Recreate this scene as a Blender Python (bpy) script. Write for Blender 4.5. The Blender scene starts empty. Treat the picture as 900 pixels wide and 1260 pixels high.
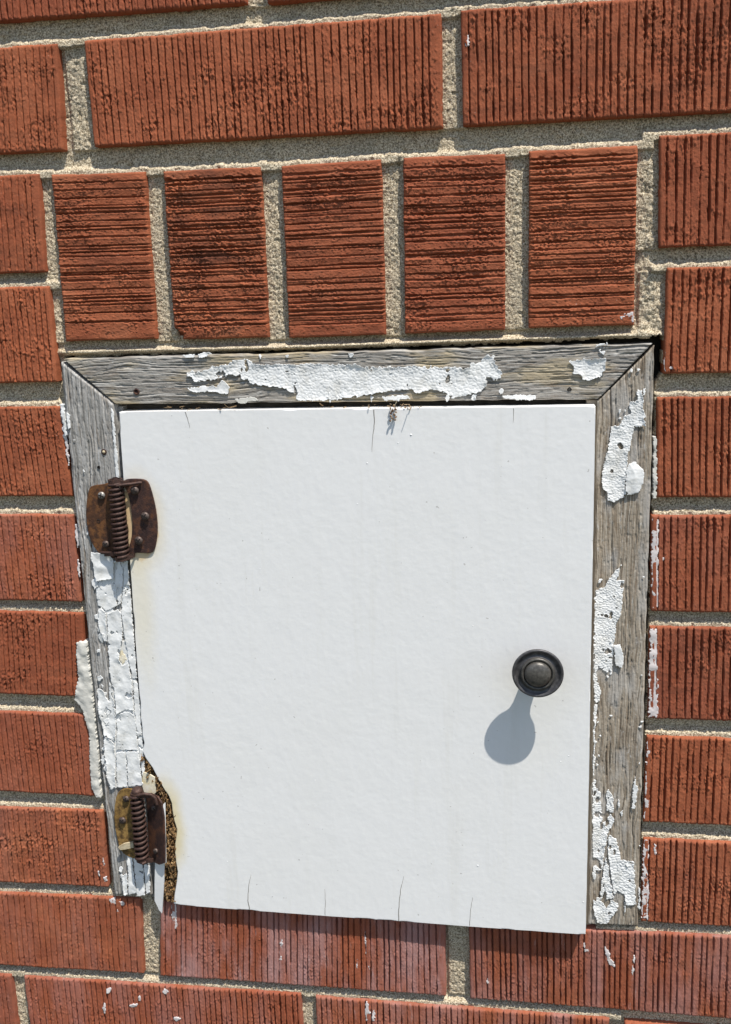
import bpy, bmesh, math
import numpy as np
from mathutils import Matrix, Vector

scene = bpy.context.scene
C = scene.collection

# ------------------------------------------------------------------ camera
# world: X right along the wall, Z up, brick faces on Y = 0, viewer at -Y.  Units: metres (helpers work in mm)
F_PX = 1213.385
ROT = np.array([[0.9888918, 0.1453240, -0.0312081],
                [-0.0022953, 0.2248671, 0.9743867],
                [-0.1486194, 0.9634914, -0.2227028]])      # rows: right, up, forward
CAM = np.array([268.691, -557.979, -71.068])
cam_data = bpy.data.cameras.new('camera')
cam = bpy.data.objects.new('camera', cam_data)
C.objects.link(cam)
cam_data.sensor_fit = 'VERTICAL'
cam_data.sensor_height = 36.0
cam_data.lens = 36.0 * F_PX / 1260.0
cam_data.clip_start = 0.01
cam_data.clip_end = 1000.0
m3 = Matrix([[ROT[0][i], ROT[1][i], -ROT[2][i]] for i in range(3)])
cam.matrix_world = Matrix.Translation(Vector(CAM * 0.001)) @ m3.to_4x4()
scene.camera = cam

# ------------------------------------------------------------------ sky and sun
SUN = np.array([0.87, -1.0, 2.75]); SUN = SUN / np.linalg.norm(SUN)
elev = math.asin(SUN[2]); azim = math.atan2(SUN[0], SUN[1])
world = bpy.data.worlds.new('World'); scene.world = world
world.use_nodes = True
wn = world.node_tree
bgn = wn.nodes['Background']
sky = wn.nodes.new('ShaderNodeTexSky')
sky.sky_type = 'NISHITA'; sky.sun_disc = False
sky.sun_elevation = elev; sky.sun_rotation = azim
wn.links.new(sky.outputs[0], bgn.inputs[0])
bgn.inputs[1].default_value = 0.13
sl = bpy.data.lights.new('sun', 'SUN'); sl.energy = 5.0; sl.angle = math.radians(0.5)
sl.color = (1.0, 0.955, 0.885)
sun = bpy.data.objects.new('sun', sl); C.objects.link(sun)
sun.rotation_euler = Vector(SUN).to_track_quat('Z', 'Y').to_euler()
scene.view_settings.view_transform = 'Standard'
scene.view_settings.look = 'None'
scene.view_settings.exposure = 0.14
scene.view_settings.gamma = 1.0
scene.cycles.max_bounces = 6

# ------------------------------------------------------------------ helpers
def W(px, py, d=0.0):
    """photo pixel -> (X, Z) in mm on the plane that lies d mm in front of the brick faces"""
    v = ROT.T @ np.array([(px - 450.0) / F_PX, (630.0 - py) / F_PX, 1.0])
    t = (-d - CAM[1]) / v[1]
    p = CAM + t * v
    return np.array([p[0], p[2]])

rng = np.random.default_rng(7)
TAB = rng.random((256, 256)) * 2 - 1
def N2(x, y, k=0):
    x = np.asarray(x, float) + k * 37.31; y = np.asarray(y, float) + k * 91.73
    xi = np.floor(x).astype(int); yi = np.floor(y).astype(int)
    fx = x - xi; fy = y - yi
    fx = fx * fx * (3 - 2 * fx); fy = fy * fy * (3 - 2 * fy)
    a = TAB[xi & 255, yi & 255]; b = TAB[(xi + 1) & 255, yi & 255]
    c = TAB[xi & 255, (yi + 1) & 255]; d = TAB[(xi + 1) & 255, (yi + 1) & 255]
    return (a * (1 - fx) + b * fx) * (1 - fy) + (c * (1 - fx) + d * fx) * fy
def fbm(x, y, k=0, o=3):
    r = 0; a = 1.0
    for i in range(o):
        r = r + a * N2(x * 2 ** i, y * 2 ** i, k + i * 3); a *= 0.5
    return r
def sst(a, b, x):
    t = np.clip((x - a) / (b - a), 0, 1); return t * t * (3 - 2 * t)
def worley(x, y, k=0):
    """F2-F1 of a jittered grid, unit cells"""
    xi = np.floor(x).astype(int); yi = np.floor(y).astype(int)
    f1 = np.full(x.shape, 9.0); f2 = np.full(x.shape, 9.0); cid = np.zeros(x.shape)
    for dx in (-1, 0, 1):
        for dy in (-1, 0, 1):
            cx = xi + dx; cy = yi + dy
            jx = cx + 0.5 + 0.45 * TAB[(cx + k * 17) & 255, (cy + k * 5) & 255]
            jy = cy + 0.5 + 0.45 * TAB[(cx + k * 11 + 99) & 255, (cy + k * 3 + 57) & 255]
            d = np.hypot(x - jx, y - jy)
            cv = TAB[(cx + 31) & 255, (cy + 77) & 255]
            nearer = d < f1
            f2 = np.where(nearer, f1, np.minimum(f2, d)); cid = np.where(nearer, cv, cid); f1 = np.where(nearer, d, f1)
    return f2 - f1, cid
def inpoly(x, z, poly):
    r = np.zeros(x.shape, bool); n = len(poly)
    for i in range(n):
        x1, z1 = poly[i]; x2, z2 = poly[(i + 1) % n]
        if z1 == z2: continue
        r ^= ((z1 > z) != (z2 > z)) & (x < (x2 - x1) * (z - z1) / (z2 - z1) + x1)
    return r
def distpoly(x, z, poly):
    d = np.full(x.shape, 1e9); n = len(poly)
    for i in range(n):
        a = np.array(poly[i]); b = np.array(poly[(i + 1) % n]); e = b - a
        t = np.clip(((x - a[0]) * e[0] + (z - a[1]) * e[1]) / max(1e-9, e @ e), 0, 1)
        d = np.minimum(d, np.hypot(x - a[0] - t * e[0], z - a[1] - t * e[1]))
    return d

def link_mesh(name, me, mat, parent=None, loc=None):
    o = bpy.data.objects.new(name, me)
    if mat is not None and len(me.materials) == 0: me.materials.append(mat)
    C.objects.link(o)
    if parent is not None: o.parent = parent
    if loc is not None: o.location = loc
    return o
WLOC = {}
def worldloc(o):
    v = Vector((0, 0, 0))
    while o is not None:
        v = v + Vector(o.location); o = o.parent
    return v
def mesh_np(name, V, F, mat, parent=None, smooth=True, uv=None, center=True):
    """V (n,3) in mm world, F (m,4) or (m,3)"""
    V = np.asarray(V, float) * 0.001; F = np.asarray(F, int)
    c = (V.min(0) + V.max(0)) / 2 if center else np.zeros(3)
    me = bpy.data.meshes.new(name)
    k = F.shape[1]
    me.vertices.add(len(V)); me.vertices.foreach_set('co', (V - c).astype(np.float32).ravel())
    me.loops.add(F.size); me.loops.foreach_set('vertex_index', F.astype(np.int32).ravel())
    me.polygons.add(len(F)); me.polygons.foreach_set('loop_start', np.arange(0, F.size, k, dtype=np.int32))
    me.polygons.foreach_set('use_smooth', np.full(len(F), smooth))
    if uv is not None:
        l = me.uv_layers.new(name='UVMap')
        l.data.foreach_set('uv', np.asarray(uv, np.float32)[F.ravel()].ravel())
    me.update(calc_edges=True); me.validate()
    off = Vector(c) - (worldloc(parent) if parent is not None else Vector((0, 0, 0)))
    return link_mesh(name, me, mat, parent, off)
def grid_faces(n, m):
    a = np.arange(n * m).reshape(n, m)
    return np.stack([a[:-1, :-1], a[:-1, 1:], a[1:, 1:], a[1:, :-1]], -1).reshape(-1, 4)
def grid_solid(X, Z, D, back):
    """heightfield D (mm in front) with a skirt down to depth `back`"""
    X = np.pad(X, 1, mode='edge'); Z = np.pad(Z, 1, mode='edge')
    Dp = np.pad(D, 1, mode='edge'); Dp[0] = Dp[-1] = back; Dp[:, 0] = Dp[:, -1] = back
    V = np.stack([X, -Dp, Z], -1)
    return V.reshape(-1, 3), grid_faces(*X.shape)
def prune(V, F, keep, back=None, uv=None):
    """keep some faces; add a skirt down to depth `back` (array per vertex or number) along the border"""
    F = F[keep]
    used = np.unique(F); mp = np.full(len(V), -1); mp[used] = np.arange(len(used))
    F = mp[F]; V = V[used]
    if uv is not None: uv = uv[used]
    if back is not None:
        E = np.concatenate([F[:, [i, (i + 1) % 4]] for i in range(4)])
        key = np.sort(E, 1); code = key[:, 0].astype(np.int64) * (len(V) + 1) + key[:, 1]
        _, idx, cnt = np.unique(code, return_index=True, return_counts=True)
        B = E[idx[cnt == 1]]
        bv = np.unique(B); m2 = np.full(len(V), -1); m2[bv] = np.arange(len(bv)) + len(V)
        low = V[bv].copy(); low[:, 1] = -back
        S = np.stack([B[:, 1], B[:, 0], m2[B[:, 0]], m2[B[:, 1]]], 1)
        if uv is not None: uv = np.concatenate([uv, uv[bv]])
        V = np.concatenate([V, low]); F = np.concatenate([F, S])
    return V, F, uv
def bm_obj(name, bm, mat, parent=None, smooth=False):
    """bm in mm world"""
    V = np.array([v.co[:] for v in bm.verts])
    c = (V.min(0) + V.max(0)) / 2
    for v in bm.verts: v.co = (v.co - Vector(c)) * 0.001
    bmesh.ops.recalc_face_normals(bm, faces=bm.faces)
    me = bpy.data.meshes.new(name); bm.to_mesh(me); bm.free()
    if smooth: me.polygons.foreach_set('use_smooth', np.full(len(me.polygons), True))
    off = Vector(c * 0.001) - (worldloc(parent) if parent is not None else Vector((0, 0, 0)))
    return link_mesh(name, me, mat, parent, off)
def slab(name, pts, front, thick, mat, parent, bevel=0.4, seg=2, smooth=False):
    """outline pts [(X,Z)] mm; front(X,Z)->depth; extruded back by thick, front edge bevelled"""
    bm = bmesh.new()
    vs = [bm.verts.new((x, -front(x, z), z)) for x, z in pts]
    f = bm.faces.new(vs)
    r = bmesh.ops.extrude_face_region(bm, geom=[f])
    nv = [e for e in r['geom'] if isinstance(e, bmesh.types.BMVert)]
    for v in nv: v.co.y -= 0
    for v in vs: v.co.y += thick
    if bevel:
        nf = [e for e in r['geom'] if isinstance(e, bmesh.types.BMFace)][0]
        bmesh.ops.bevel(bm, geom=list(nf.edges), offset=bevel, segments=seg, affect='EDGES', profile=0.5)
    return bm_obj(name, bm, mat, parent, smooth)
def tube(path, r, n=8, caps=True):
    """bmesh tube along path (mm, world xyz); r number or list"""
    P = np.array(path, float); R = np.full(len(P), r) if np.isscalar(r) else np.array(r)
    T = np.gradient(P, axis=0); T /= np.linalg.norm(T, axis=1)[:, None] + 1e-12
    up = np.array([0.31, 0.87, 0.38]); V = []
    for p, t, q in zip(P, T, R):
        a = np.cross(t, up); a /= np.linalg.norm(a) + 1e-12; b = np.cross(t, a)
        for j in range(n):
            th = 2 * math.pi * j / n
            V.append(p + q * (math.cos(th) * a + math.sin(th) * b))
    F = []
    for i in range(len(P) - 1):
        for j in range(n):
            F.append((i * n + j, i * n + (j + 1) % n, (i + 1) * n + (j + 1) % n, (i + 1) * n + j))
    if caps:
        for i0 in (0, (len(P) - 1) * n):
            V.append(P[0] if i0 == 0 else P[-1]); c = len(V) - 1
            for j in range(n): F.append((c, i0 + j, i0 + (j + 1) % n, c))
    return np.array(V), np.array(F)
def tube_obj(name, path, r, mat, parent, n=8):
    V, F = tube(path, r, n, caps=False)
    return mesh_np(name, V, F, mat, parent)
def lathe(prof, origin, axis, n=40):
    """prof [(r, h)] mm around axis from origin"""
    axis = np.array(axis, float); axis /= np.linalg.norm(axis)
    a = np.cross(axis, [0.1, 0.2, 0.97]); a /= np.linalg.norm(a); b = np.cross(axis, a)
    V = []; F = []
    for r, h in prof:
        for j in range(n):
            th = 2 * math.pi * j / n
            V.append(np.array(origin) + axis * h + max(r, 1e-4) * (math.cos(th) * a + math.sin(th) * b))
    for i in range(len(prof) - 1):
        for j in range(n):
            F.append((i * n + j, i * n + (j + 1) % n, (i + 1) * n + (j + 1) % n, (i + 1) * n + j))
    return np.array(V), np.array(F)
def thing(name, label, cat, loc, group=None):
    o = bpy.data.objects.new(name, None); C.objects.link(o)
    o.empty_display_size = 0.02
    o.location = (loc[0] * 0.001, loc[1] * 0.001, loc[2] * 0.001)
    o['label'] = label; o['category'] = cat
    o['kind'] = 'thing'
    if group: o['group'] = group
    return o

# ------------------------------------------------------------------ materials
class NT:
    def __init__(s, name, rough=0.8, metallic=0.0, spec=0.3):
        s.m = bpy.data.materials.new(name); s.m.use_nodes = True; s.t = s.m.node_tree
        s.b = s.t.nodes['Principled BSDF']
        s.b.inputs['Roughness'].default_value = rough; s.b.inputs['Metallic'].default_value = metallic
        s.b.inputs['Specular IOR Level'].default_value = spec
    def n(s, t, **kw):
        o = s.t.nodes.new(t)
        for k, v in kw.items(): setattr(o, k, v)
        return o
    def l(s, a, b): s.t.links.new(a, b)
    def set(s, sock, v):
        if hasattr(v, 'is_output') or isinstance(v, bpy.types.NodeSocket): s.l(v, sock)
        else: sock.default_value = v
    def coord(s, kind='Object', scale=(1000, 1000, 1000), rnd=True):
        tc = s.n('ShaderNodeTexCoord'); mp = s.n('ShaderNodeMapping')
        mp.inputs['Scale'].default_value = scale
        s.l(tc.outputs[kind], mp.inputs['Vector'])
        if not rnd: return mp.outputs[0]
        oi = s.n('ShaderNodeObjectInfo'); mu = s.math('MULTIPLY', oi.outputs['Random'], 731.0)
        ad = s.n('ShaderNodeVectorMath', operation='ADD'); s.l(mp.outputs[0], ad.inputs[0]); s.l(mu, ad.inputs[1])
        return ad.outputs[0]
    def stretch(s, vec, sc):
        mp = s.n('ShaderNodeMapping'); mp.inputs['Scale'].default_value = sc; s.l(vec, mp.inputs['Vector']); return mp.outputs[0]
    def noise(s, vec, scale, detail=3, rough=0.55, dist=0.0):
        o = s.n('ShaderNodeTexNoise'); s.l(vec, o.inputs['Vector'])
        o.inputs['Scale'].default_value = scale; o.inputs['Detail'].default_value = detail
        o.inputs['Roughness'].default_value = rough; o.inputs['Distortion'].default_value = dist
        return o.outputs['Fac']
    def ramp(s, fac, stops):
        o = s.n('ShaderNodeValToRGB'); s.l(fac, o.inputs[0]); e = o.color_ramp.elements
        while len(e) < len(stops): e.new(0.5)
        for i, (p, c) in enumerate(stops):
            e[i].position = p; e[i].color = (*c, 1) if len(c) == 3 else c
        return o.outputs[0]
    def step(s, fac, a, b):
        o = s.n('ShaderNodeMapRange'); o.interpolation_type = 'SMOOTHSTEP'; s.l(fac, o.inputs[0])
        o.inputs[1].default_value = a; o.inputs[2].default_value = b
        return o.outputs[0]
    def math(s, op, a, b=0.0, clamp=False):
        o = s.n('ShaderNodeMath', operation=op); o.use_clamp = clamp
        s.set(o.inputs[0], a); s.set(o.inputs[1], b); return o.outputs[0]
    def mix(s, fac, a, b, mode='MIX'):
        o = s.n('ShaderNodeMix', data_type='RGBA', blend_type=mode)
        s.set(o.inputs[0], fac)
        for sock, v in ((o.inputs[6], a), (o.inputs[7], b)):
            s.set(sock, (*v, 1) if isinstance(v, tuple) and len(v) == 3 else v)
        return o.outputs[2]
    def attr(s, name):
        o = s.n('ShaderNodeAttribute', attribute_type='OBJECT'); o.attribute_name = name; return o.outputs['Fac']
    def col(s, c): s.set(s.b.inputs['Base Color'], (*c, 1) if isinstance(c, tuple) else c)
    def bump(s, h, dist, strength=1.0, prev=None):
        o = s.n('ShaderNodeBump'); o.inputs['Strength'].default_value = strength
        o.inputs['Distance'].default_value = dist * 0.001; s.l(h, o.inputs['Height'])
        if prev is not None: s.l(prev, o.inputs['Normal'])
        s.l(o.outputs[0], s.b.inputs['Normal']); return o.outputs[0]

def mat_brick():
    t = NT('fired_brick', 0.85, 0, 0.15); v = t.coord()
    n1 = t.noise(v, 0.045, 4); n2 = t.noise(v, 0.45, 4, 0.65); n3 = t.noise(v, 1.6, 2)
    c = t.ramp(n1, [(0.32, (0.28, 0.081, 0.038)), (0.5, (0.36, 0.109, 0.050)), (0.7, (0.415, 0.138, 0.066))])
    oi = t.n('ShaderNodeObjectInfo')
    c = t.mix(t.math('MULTIPLY', oi.outputs['Random'], 0.55), c, (0.265, 0.070, 0.037))
    c = t.mix(t.math('MULTIPLY', t.step(n2, 0.5, 0.72), 0.5), c, (0.215, 0.078, 0.040))
    c = t.mix(t.math('MULTIPLY', t.step(n3, 0.55, 0.75), 0.35), c, (0.48, 0.185, 0.10))
    # pale specks: sunlit crumb tips put into the colour
    sp = t.step(t.noise(v, 1.1, 1), 0.755, 0.80)
    c = t.mix(t.math('MULTIPLY', sp, 0.6), c, (0.60, 0.47, 0.40))
    # lime bloom (per brick) in streaks and patches
    bl = t.math('MULTIPLY', t.attr('bloom'), t.step(t.noise(t.stretch(v, (0.05, 0.05, 0.012)), 1.0, 5, 0.65), 0.36, 0.72), True)
    c = t.mix(bl, c, (0.42, 0.24, 0.22))
    wf = t.math('MULTIPLY', t.attr('bloom'), t.step(t.noise(t.stretch(v, (0.22, 0.22, 0.03)), 1.0, 4, 0.7), 0.60, 0.75), True)
    c = t.mix(t.math('MULTIPLY', wf, 0.55), c, (0.55, 0.46, 0.46))
    so = t.math('MULTIPLY', t.attr('soot'), t.step(t.noise(t.stretch(v, (0.045, 0.05, 0.16)), 1.0, 5, 0.7), 0.40, 0.70), True)
    c = t.mix(so, c, (0.055, 0.030, 0.022))
    t.col(c)
    t.bump(t.math('ADD', t.noise(v, 1.4, 3, 0.6), t.math('MULTIPLY', t.noise(v, 4.0, 2), 0.5)), 0.28, 0.9)
    return t.m
def mat_mortar():
    t = NT('sandy_mortar', 0.95, 0, 0.15); v = t.coord(rnd=False)
    n1 = t.noise(v, 1.15, 2, 0.7); n2 = t.noise(v, 0.05, 3); n3 = t.noise(v, 1.7, 1)
    c = t.ramp(n1, [(0.32, (0.11, 0.085, 0.05)), (0.43, (0.33, 0.265, 0.175)), (0.56, (0.64, 0.54, 0.385)), (0.72, (0.88, 0.79, 0.61))])
    c = t.mix(t.math('MULTIPLY', t.step(n2, 0.45, 0.7), 0.25), c, (0.33, 0.30, 0.24))
    c = t.mix(t.math('MULTIPLY', t.step(n3, 0.64, 0.72), 0.8), c, (0.10, 0.085, 0.065))
    t.col(c)
    t.bump(t.math('ADD', t.noise(v, 1.5, 3, 0.6), t.noise(v, 0.7, 2)), 0.5, 0.9)
    return t.m
def mat_wood(name, dark, mid, light, tint, tint_amt, resid=0.3):
    t = NT(name, 0.88, 0, 0.2)
    v = t.coord('UV', (1, 1, 1), rnd=False)
    a = t.noise(t.stretch(v, (0.022, 0.9, 1)), 1.0, 4, 0.65, 0.25)
    b = t.noise(t.stretch(v, (0.05, 2.6, 1)), 1.0, 3, 0.6)
    big = t.noise(t.stretch(v, (0.025, 0.07, 1)), 1.0, 3)
    sp = t.noise(v, 1.1, 2)
    c = t.ramp(a, [(0.34, dark), (0.48, mid), (0.64, light)])
    c = t.mix(t.math('MULTIPLY', t.step(b, 0.5, 0.66), 0.7), c, dark)
    fl = t.noise(t.stretch(v, (0.09, 5.0, 1)), 1.0, 2, 0.6)
    c = t.mix(t.math('MULTIPLY', t.step(fl, 0.54, 0.66), 0.55), c, light)
    ck = t.noise(t.stretch(v, (0.03, 1.5, 1)), 1.0, 2, 0.6, 0.4)
    c = t.mix(t.math('MULTIPLY', t.step(ck, 0.615, 0.66), 0.85), c, (0.04, 0.034, 0.028))
    br = t.noise(t.stretch(v, (0.03, 0.22, 1)), 1.0, 4, 0.65, 0.5)
    c = t.mix(t.math('MULTIPLY', t.step(br, 0.54, 0.68), 0.45), c, (0.20, 0.135, 0.08))
    wr = t.noise(t.stretch(v, (0.10, 0.35, 1)), 1.0, 5, 0.7)
    c = t.mix(t.math('MULTIPLY', t.step(wr, 0.58, 0.68), resid), c, (0.66, 0.65, 0.62))
    c = t.mix(t.math('MULTIPLY', t.step(big, 0.47, 0.66), tint_amt), c, tint)
    c = t.mix(t.math('MULTIPLY', t.step(sp, 0.60, 0.75), 0.35), c, light)
    c = t.mix(t.math('MULTIPLY', t.step(t.noise(v, 0.55, 3), 0.66, 0.76), 0.5), c, (0.05, 0.042, 0.035))
    t.col(c)
    t.bump(t.math('ADD', b, t.math('MULTIPLY', sp, 0.5)), 0.35, 0.8)
    return t.m
def mat_paint(name, base=(0.80, 0.80, 0.78), dirty=0.35):
    t = NT(name, 0.55, 0, 0.4); v = t.coord(rnd=False)
    c = t.mix(t.math('MULTIPLY', t.step(t.noise(v, 0.12, 4, 0.6), 0.45, 0.72), dirty), base, (0.55, 0.53, 0.47))
    c = t.mix(t.math('MULTIPLY', t.step(t.noise(v, 1.6, 2), 0.62, 0.72), 0.25), c, (0.45, 0.43, 0.38))
    t.col(c)
    t.bump(t.noise(v, 0.6, 4, 0.6), 0.10, 0.6)
    return t.m
def mat_simple(name, stops, scale, rough, bump=0.2, metallic=0.0, detail=4, spec=0.3, bscale=1.2):
    t = NT(name, rough, metallic, spec); v = t.coord(rnd=False)
    t.col(t.ramp(t.noise(v, scale, detail, 0.62), stops))
    if bump: t.bump(t.noise(v, bscale, 3, 0.6), bump, 0.8)
    return t.m
M_BRICK = mat_brick(); M_MORTAR = mat_mortar()
M_WOOD_RAIL = mat_wood('weathered_rail_wood', (0.13, 0.115, 0.10), (0.31, 0.285, 0.25), (0.47, 0.45, 0.41), (0.47, 0.37, 0.21), 0.6, 0.4)
M_WOOD_LEFT = mat_wood('weathered_grey_wood', (0.15, 0.14, 0.125), (0.33, 0.315, 0.29), (0.52, 0.505, 0.48), (0.25, 0.235, 0.21), 0.5, 0.6)
M_WOOD_RIGHT = mat_wood('weathered_brown_wood', (0.14, 0.105, 0.072), (0.32, 0.265, 0.20), (0.47, 0.42, 0.345), (0.44, 0.42, 0.39), 0.7, 0.5)
M_PAINT = mat_paint('peeling_white_paint', dirty=0.5)
M_CAULK = mat_paint('old_caulk', (0.62, 0.60, 0.54), 0.5)
M_SPLASH = mat_paint('paint_splash', (0.66, 0.60, 0.58), 0.5)
def mat_rust(name, deep, mid, bright, amt):
    t = NT(name, 0.68, 0.2, 0.4); v = t.coord(rnd=False)
    c = t.ramp(t.noise(v, 0.22, 5, 0.7), [(0.34, deep), (0.6, mid), (0.8, bright)])
    c = t.mix(t.math('MULTIPLY', t.step(t.noise(v, 0.11, 6, 0.72), 0.47, 0.62), amt), c, bright)
    c = t.mix(t.math('MULTIPLY', t.step(t.noise(v, 1.3, 3, 0.7), 0.56, 0.68), 0.6), c, deep)
    c = t.mix(t.math('MULTIPLY', t.step(t.noise(v, 0.8, 3, 0.7), 0.63, 0.72), 0.35), c, bright)
    t.col(c); t.bump(t.noise(v, 1.1, 4, 0.7), 0.35, 0.9)
    return t.m
M_RUST_DARK = mat_rust('dark_rust', (0.030, 0.016, 0.014), (0.070, 0.034, 0.027), (0.18, 0.070, 0.024), 0.35)
M_RUST_ORANGE = mat_rust('orange_rust', (0.045, 0.022, 0.014), (0.115, 0.048, 0.020), (0.23, 0.10, 0.032), 0.6)
M_RUST_OCHRE = mat_rust('ochre_rust', (0.05, 0.028, 0.014), (0.30, 0.175, 0.05), (0.40, 0.25, 0.085), 0.55)
M_SPRING = mat_simple('rusty_spring_steel', [(0.3, (0.035, 0.020, 0.017)), (0.55, (0.072, 0.038, 0.029)), (0.78, (0.13, 0.066, 0.042))], 0.9, 0.6, 0.12, 0.35, spec=0.45)
M_SCREW = mat_simple('screw_steel', [(0.3, (0.06, 0.04, 0.034)), (0.7, (0.17, 0.13, 0.11))], 0.6, 0.5, 0.1, 0.5)
M_SCREW_PALE = mat_simple('bright_screw_steel', [(0.3, (0.18, 0.16, 0.14)), (0.7, (0.48, 0.46, 0.43))], 0.6, 0.45, 0.1, 0.5)
M_SLOT = mat_simple('dark_recess', [(0.3, (0.012, 0.010, 0.009)), (0.7, (0.025, 0.02, 0.018))], 0.5, 0.9, 0)
M_KNOB = mat_simple('aged_pewter', [(0.3, (0.04, 0.038, 0.04)), (0.55, (0.075, 0.072, 0.074)), (0.78, (0.16, 0.155, 0.15))], 0.35, 0.42, 0.06, 0.3, spec=0.5, bscale=2.0)
M_KNOB_PALE = mat_simple('pale_pewter', [(0.3, (0.055, 0.051, 0.045)), (0.55, (0.10, 0.093, 0.082)), (0.78, (0.17, 0.16, 0.14))], 0.5, 0.38, 0.06, 0.3, spec=0.5, bscale=2.0)  # lighter, warmer pewter for the bead ring and button
M_CORE = mat_simple('rotten_core', [(0.34, (0.04, 0.023, 0.012)), (0.47, (0.17, 0.095, 0.040)), (0.58, (0.33, 0.205, 0.09)), (0.74, (0.62, 0.48, 0.29))], 0.42, 0.95, 0.6)
M_SPLINTER = mat_simple('pale_splinter', [(0.3, (0.38, 0.30, 0.18)), (0.7, (0.66, 0.57, 0.40))], 0.4, 0.9, 0.2)
M_DEBRIS = mat_simple('dry_nest_debris', [(0.3, (0.10, 0.06, 0.032)), (0.5, (0.32, 0.21, 0.11)), (0.75, (0.64, 0.54, 0.40))], 0.6, 0.9, 0.3)
M_HUSK = mat_simple('dry_husk', [(0.35, (0.07, 0.04, 0.025)), (0.55, (0.22, 0.135, 0.075)), (0.75, (0.62, 0.54, 0.42))], 0.7, 0.9, 0.3)
M_CRACK = mat_simple('paint_crack', [(0.3, (0.20, 0.19, 0.17)), (0.7, (0.38, 0.36, 0.33))], 0.3, 0.9, 0)
M_YELLOW = mat_simple('yellowed_paint', [(0.3, (0.62, 0.48, 0.22)), (0.5, (0.74, 0.66, 0.48)), (0.7, (0.80, 0.76, 0.66))], 0.12, 0.7, 0.2)
M_BACK = mat_simple('dark_lining', [(0.3, (0.05, 0.042, 0.035)), (0.7, (0.10, 0.085, 0.07))], 0.1, 0.95, 0.2)
M_GROUND = mat_simple('ground_earth', [(0.3, (0.035, 0.035, 0.025)), (0.5, (0.06, 0.062, 0.04)), (0.7, (0.10, 0.10, 0.065))], 0.03, 0.95, 2.0, bscale=0.1)

def mat_door(loc):
    t = NT('white_door_paint', 0.5, 0, 0.4)
    v = t.coord(rnd=False)           # mm, relative to the panel's origin
    c = t.mix(t.math('MULTIPLY', t.step(t.noise(v, 0.012, 4, 0.6), 0.42, 0.7), 0.22), (0.82, 0.812, 0.79), (0.77, 0.755, 0.71))
    sep = t.n('ShaderNodeSeparateXYZ'); t.l(v, sep.inputs[0])
    w = t.noise(v, 0.11, 3)
    def spot(X, Z, rx, rz, inner, outer, amt, colr, c):
        dx = t.math('DIVIDE', t.math('SUBTRACT', sep.outputs[0], X - loc[0]), rx)
        dz = t.math('DIVIDE', t.math('SUBTRACT', sep.outputs[2], Z - loc[2]), rz)
        d = t.math('SQRT', t.math('ADD', t.math('MULTIPLY', dx, dx), t.math('MULTIPLY', dz, dz)))
        d = t.math('ADD', d, t.math('MULTIPLY', t.math('SUBTRACT', w, 0.5), 0.35))
        f = t.math('MULTIPLY', t.step(d, outer, inner), amt)
        return t.mix(f, c, colr)
    a = W(166, 640, 6)
    c = spot(a[0] + 2, a[1] - 2, 13.5, 25, 0.82, 1.6, 0.55, (0.76, 0.66, 0.46), c)
    c = spot(a[0] + 1, a[1] - 2, 12.2, 22, 0.95, 1.12, 0.75, (0.62, 0.36, 0.12), c)
    c = spot(a[0] - 1, a[1] - 50, 10, 60, 0.2, 1.25, 0.50, (0.78, 0.70, 0.50), c)
    b = W(203, 1020, 6)
    c = spot(b[0] + 2, b[1] + 2, 13, 38, 0.5, 1.15, 0.62, (0.72, 0.58, 0.24), c)
    k = W(650, 900, 9)
    c = spot(k[0], k[1] - 4, 24, 36, 0.2, 1.2, 0.20, (0.80, 0.765, 0.66), c)
    c = spot(k[0] + 2, k[1] + 26, 30, 26, 0.3, 1.2, 0.22, (0.72, 0.70, 0.63), c)
    run = t.noise(t.stretch(v, (0.11, 0.11, 0.006)), 1.0, 4, 0.65)
    c = t.mix(t.math('MULTIPLY', t.step(run, 0.54, 0.74), 0.20), c, (0.66, 0.64, 0.57))
    # tiny specks of grime
    c = t.mix(t.math('MULTIPLY', t.step(t.noise(v, 0.35, 1), 0.775, 0.80), 0.5), c, (0.35, 0.33, 0.30))
    t.col(c)
    h = t.math('ADD', t.math('MULTIPLY', t.noise(v, 0.30, 2, 0.45), 0.6), t.math('MULTIPLY', t.noise(t.stretch(v, (1.0, 1.0, 0.6)), 0.085, 2), 1.5))
    t.bump(h, 0.22, 0.7)
    return t.m

# ------------------------------------------------------------------ brick wall
wall = thing('brick_wall', 'red scored brick wall with sandy mortar joints around the white hatch', 'wall', (170, 0, -900))

def spaced(a0, a1, lo, hi, step, coarse):
    """coordinates a0..a1: fine inside [lo,hi], coarse outside"""
    out = []
    segs = [(a0, min(a1, lo), coarse), (max(a0, lo), min(a1, hi), step), (max(a0, hi), a1, coarse)]
    for s0, s1, st in segs:
        if s1 - s0 > 1e-6:
            n = max(2, int(math.ceil((s1 - s0) / st)) + 1)
            out.append(np.linspace(s0, s1, n))
    return np.unique(np.round(np.concatenate(out), 4))

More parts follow.
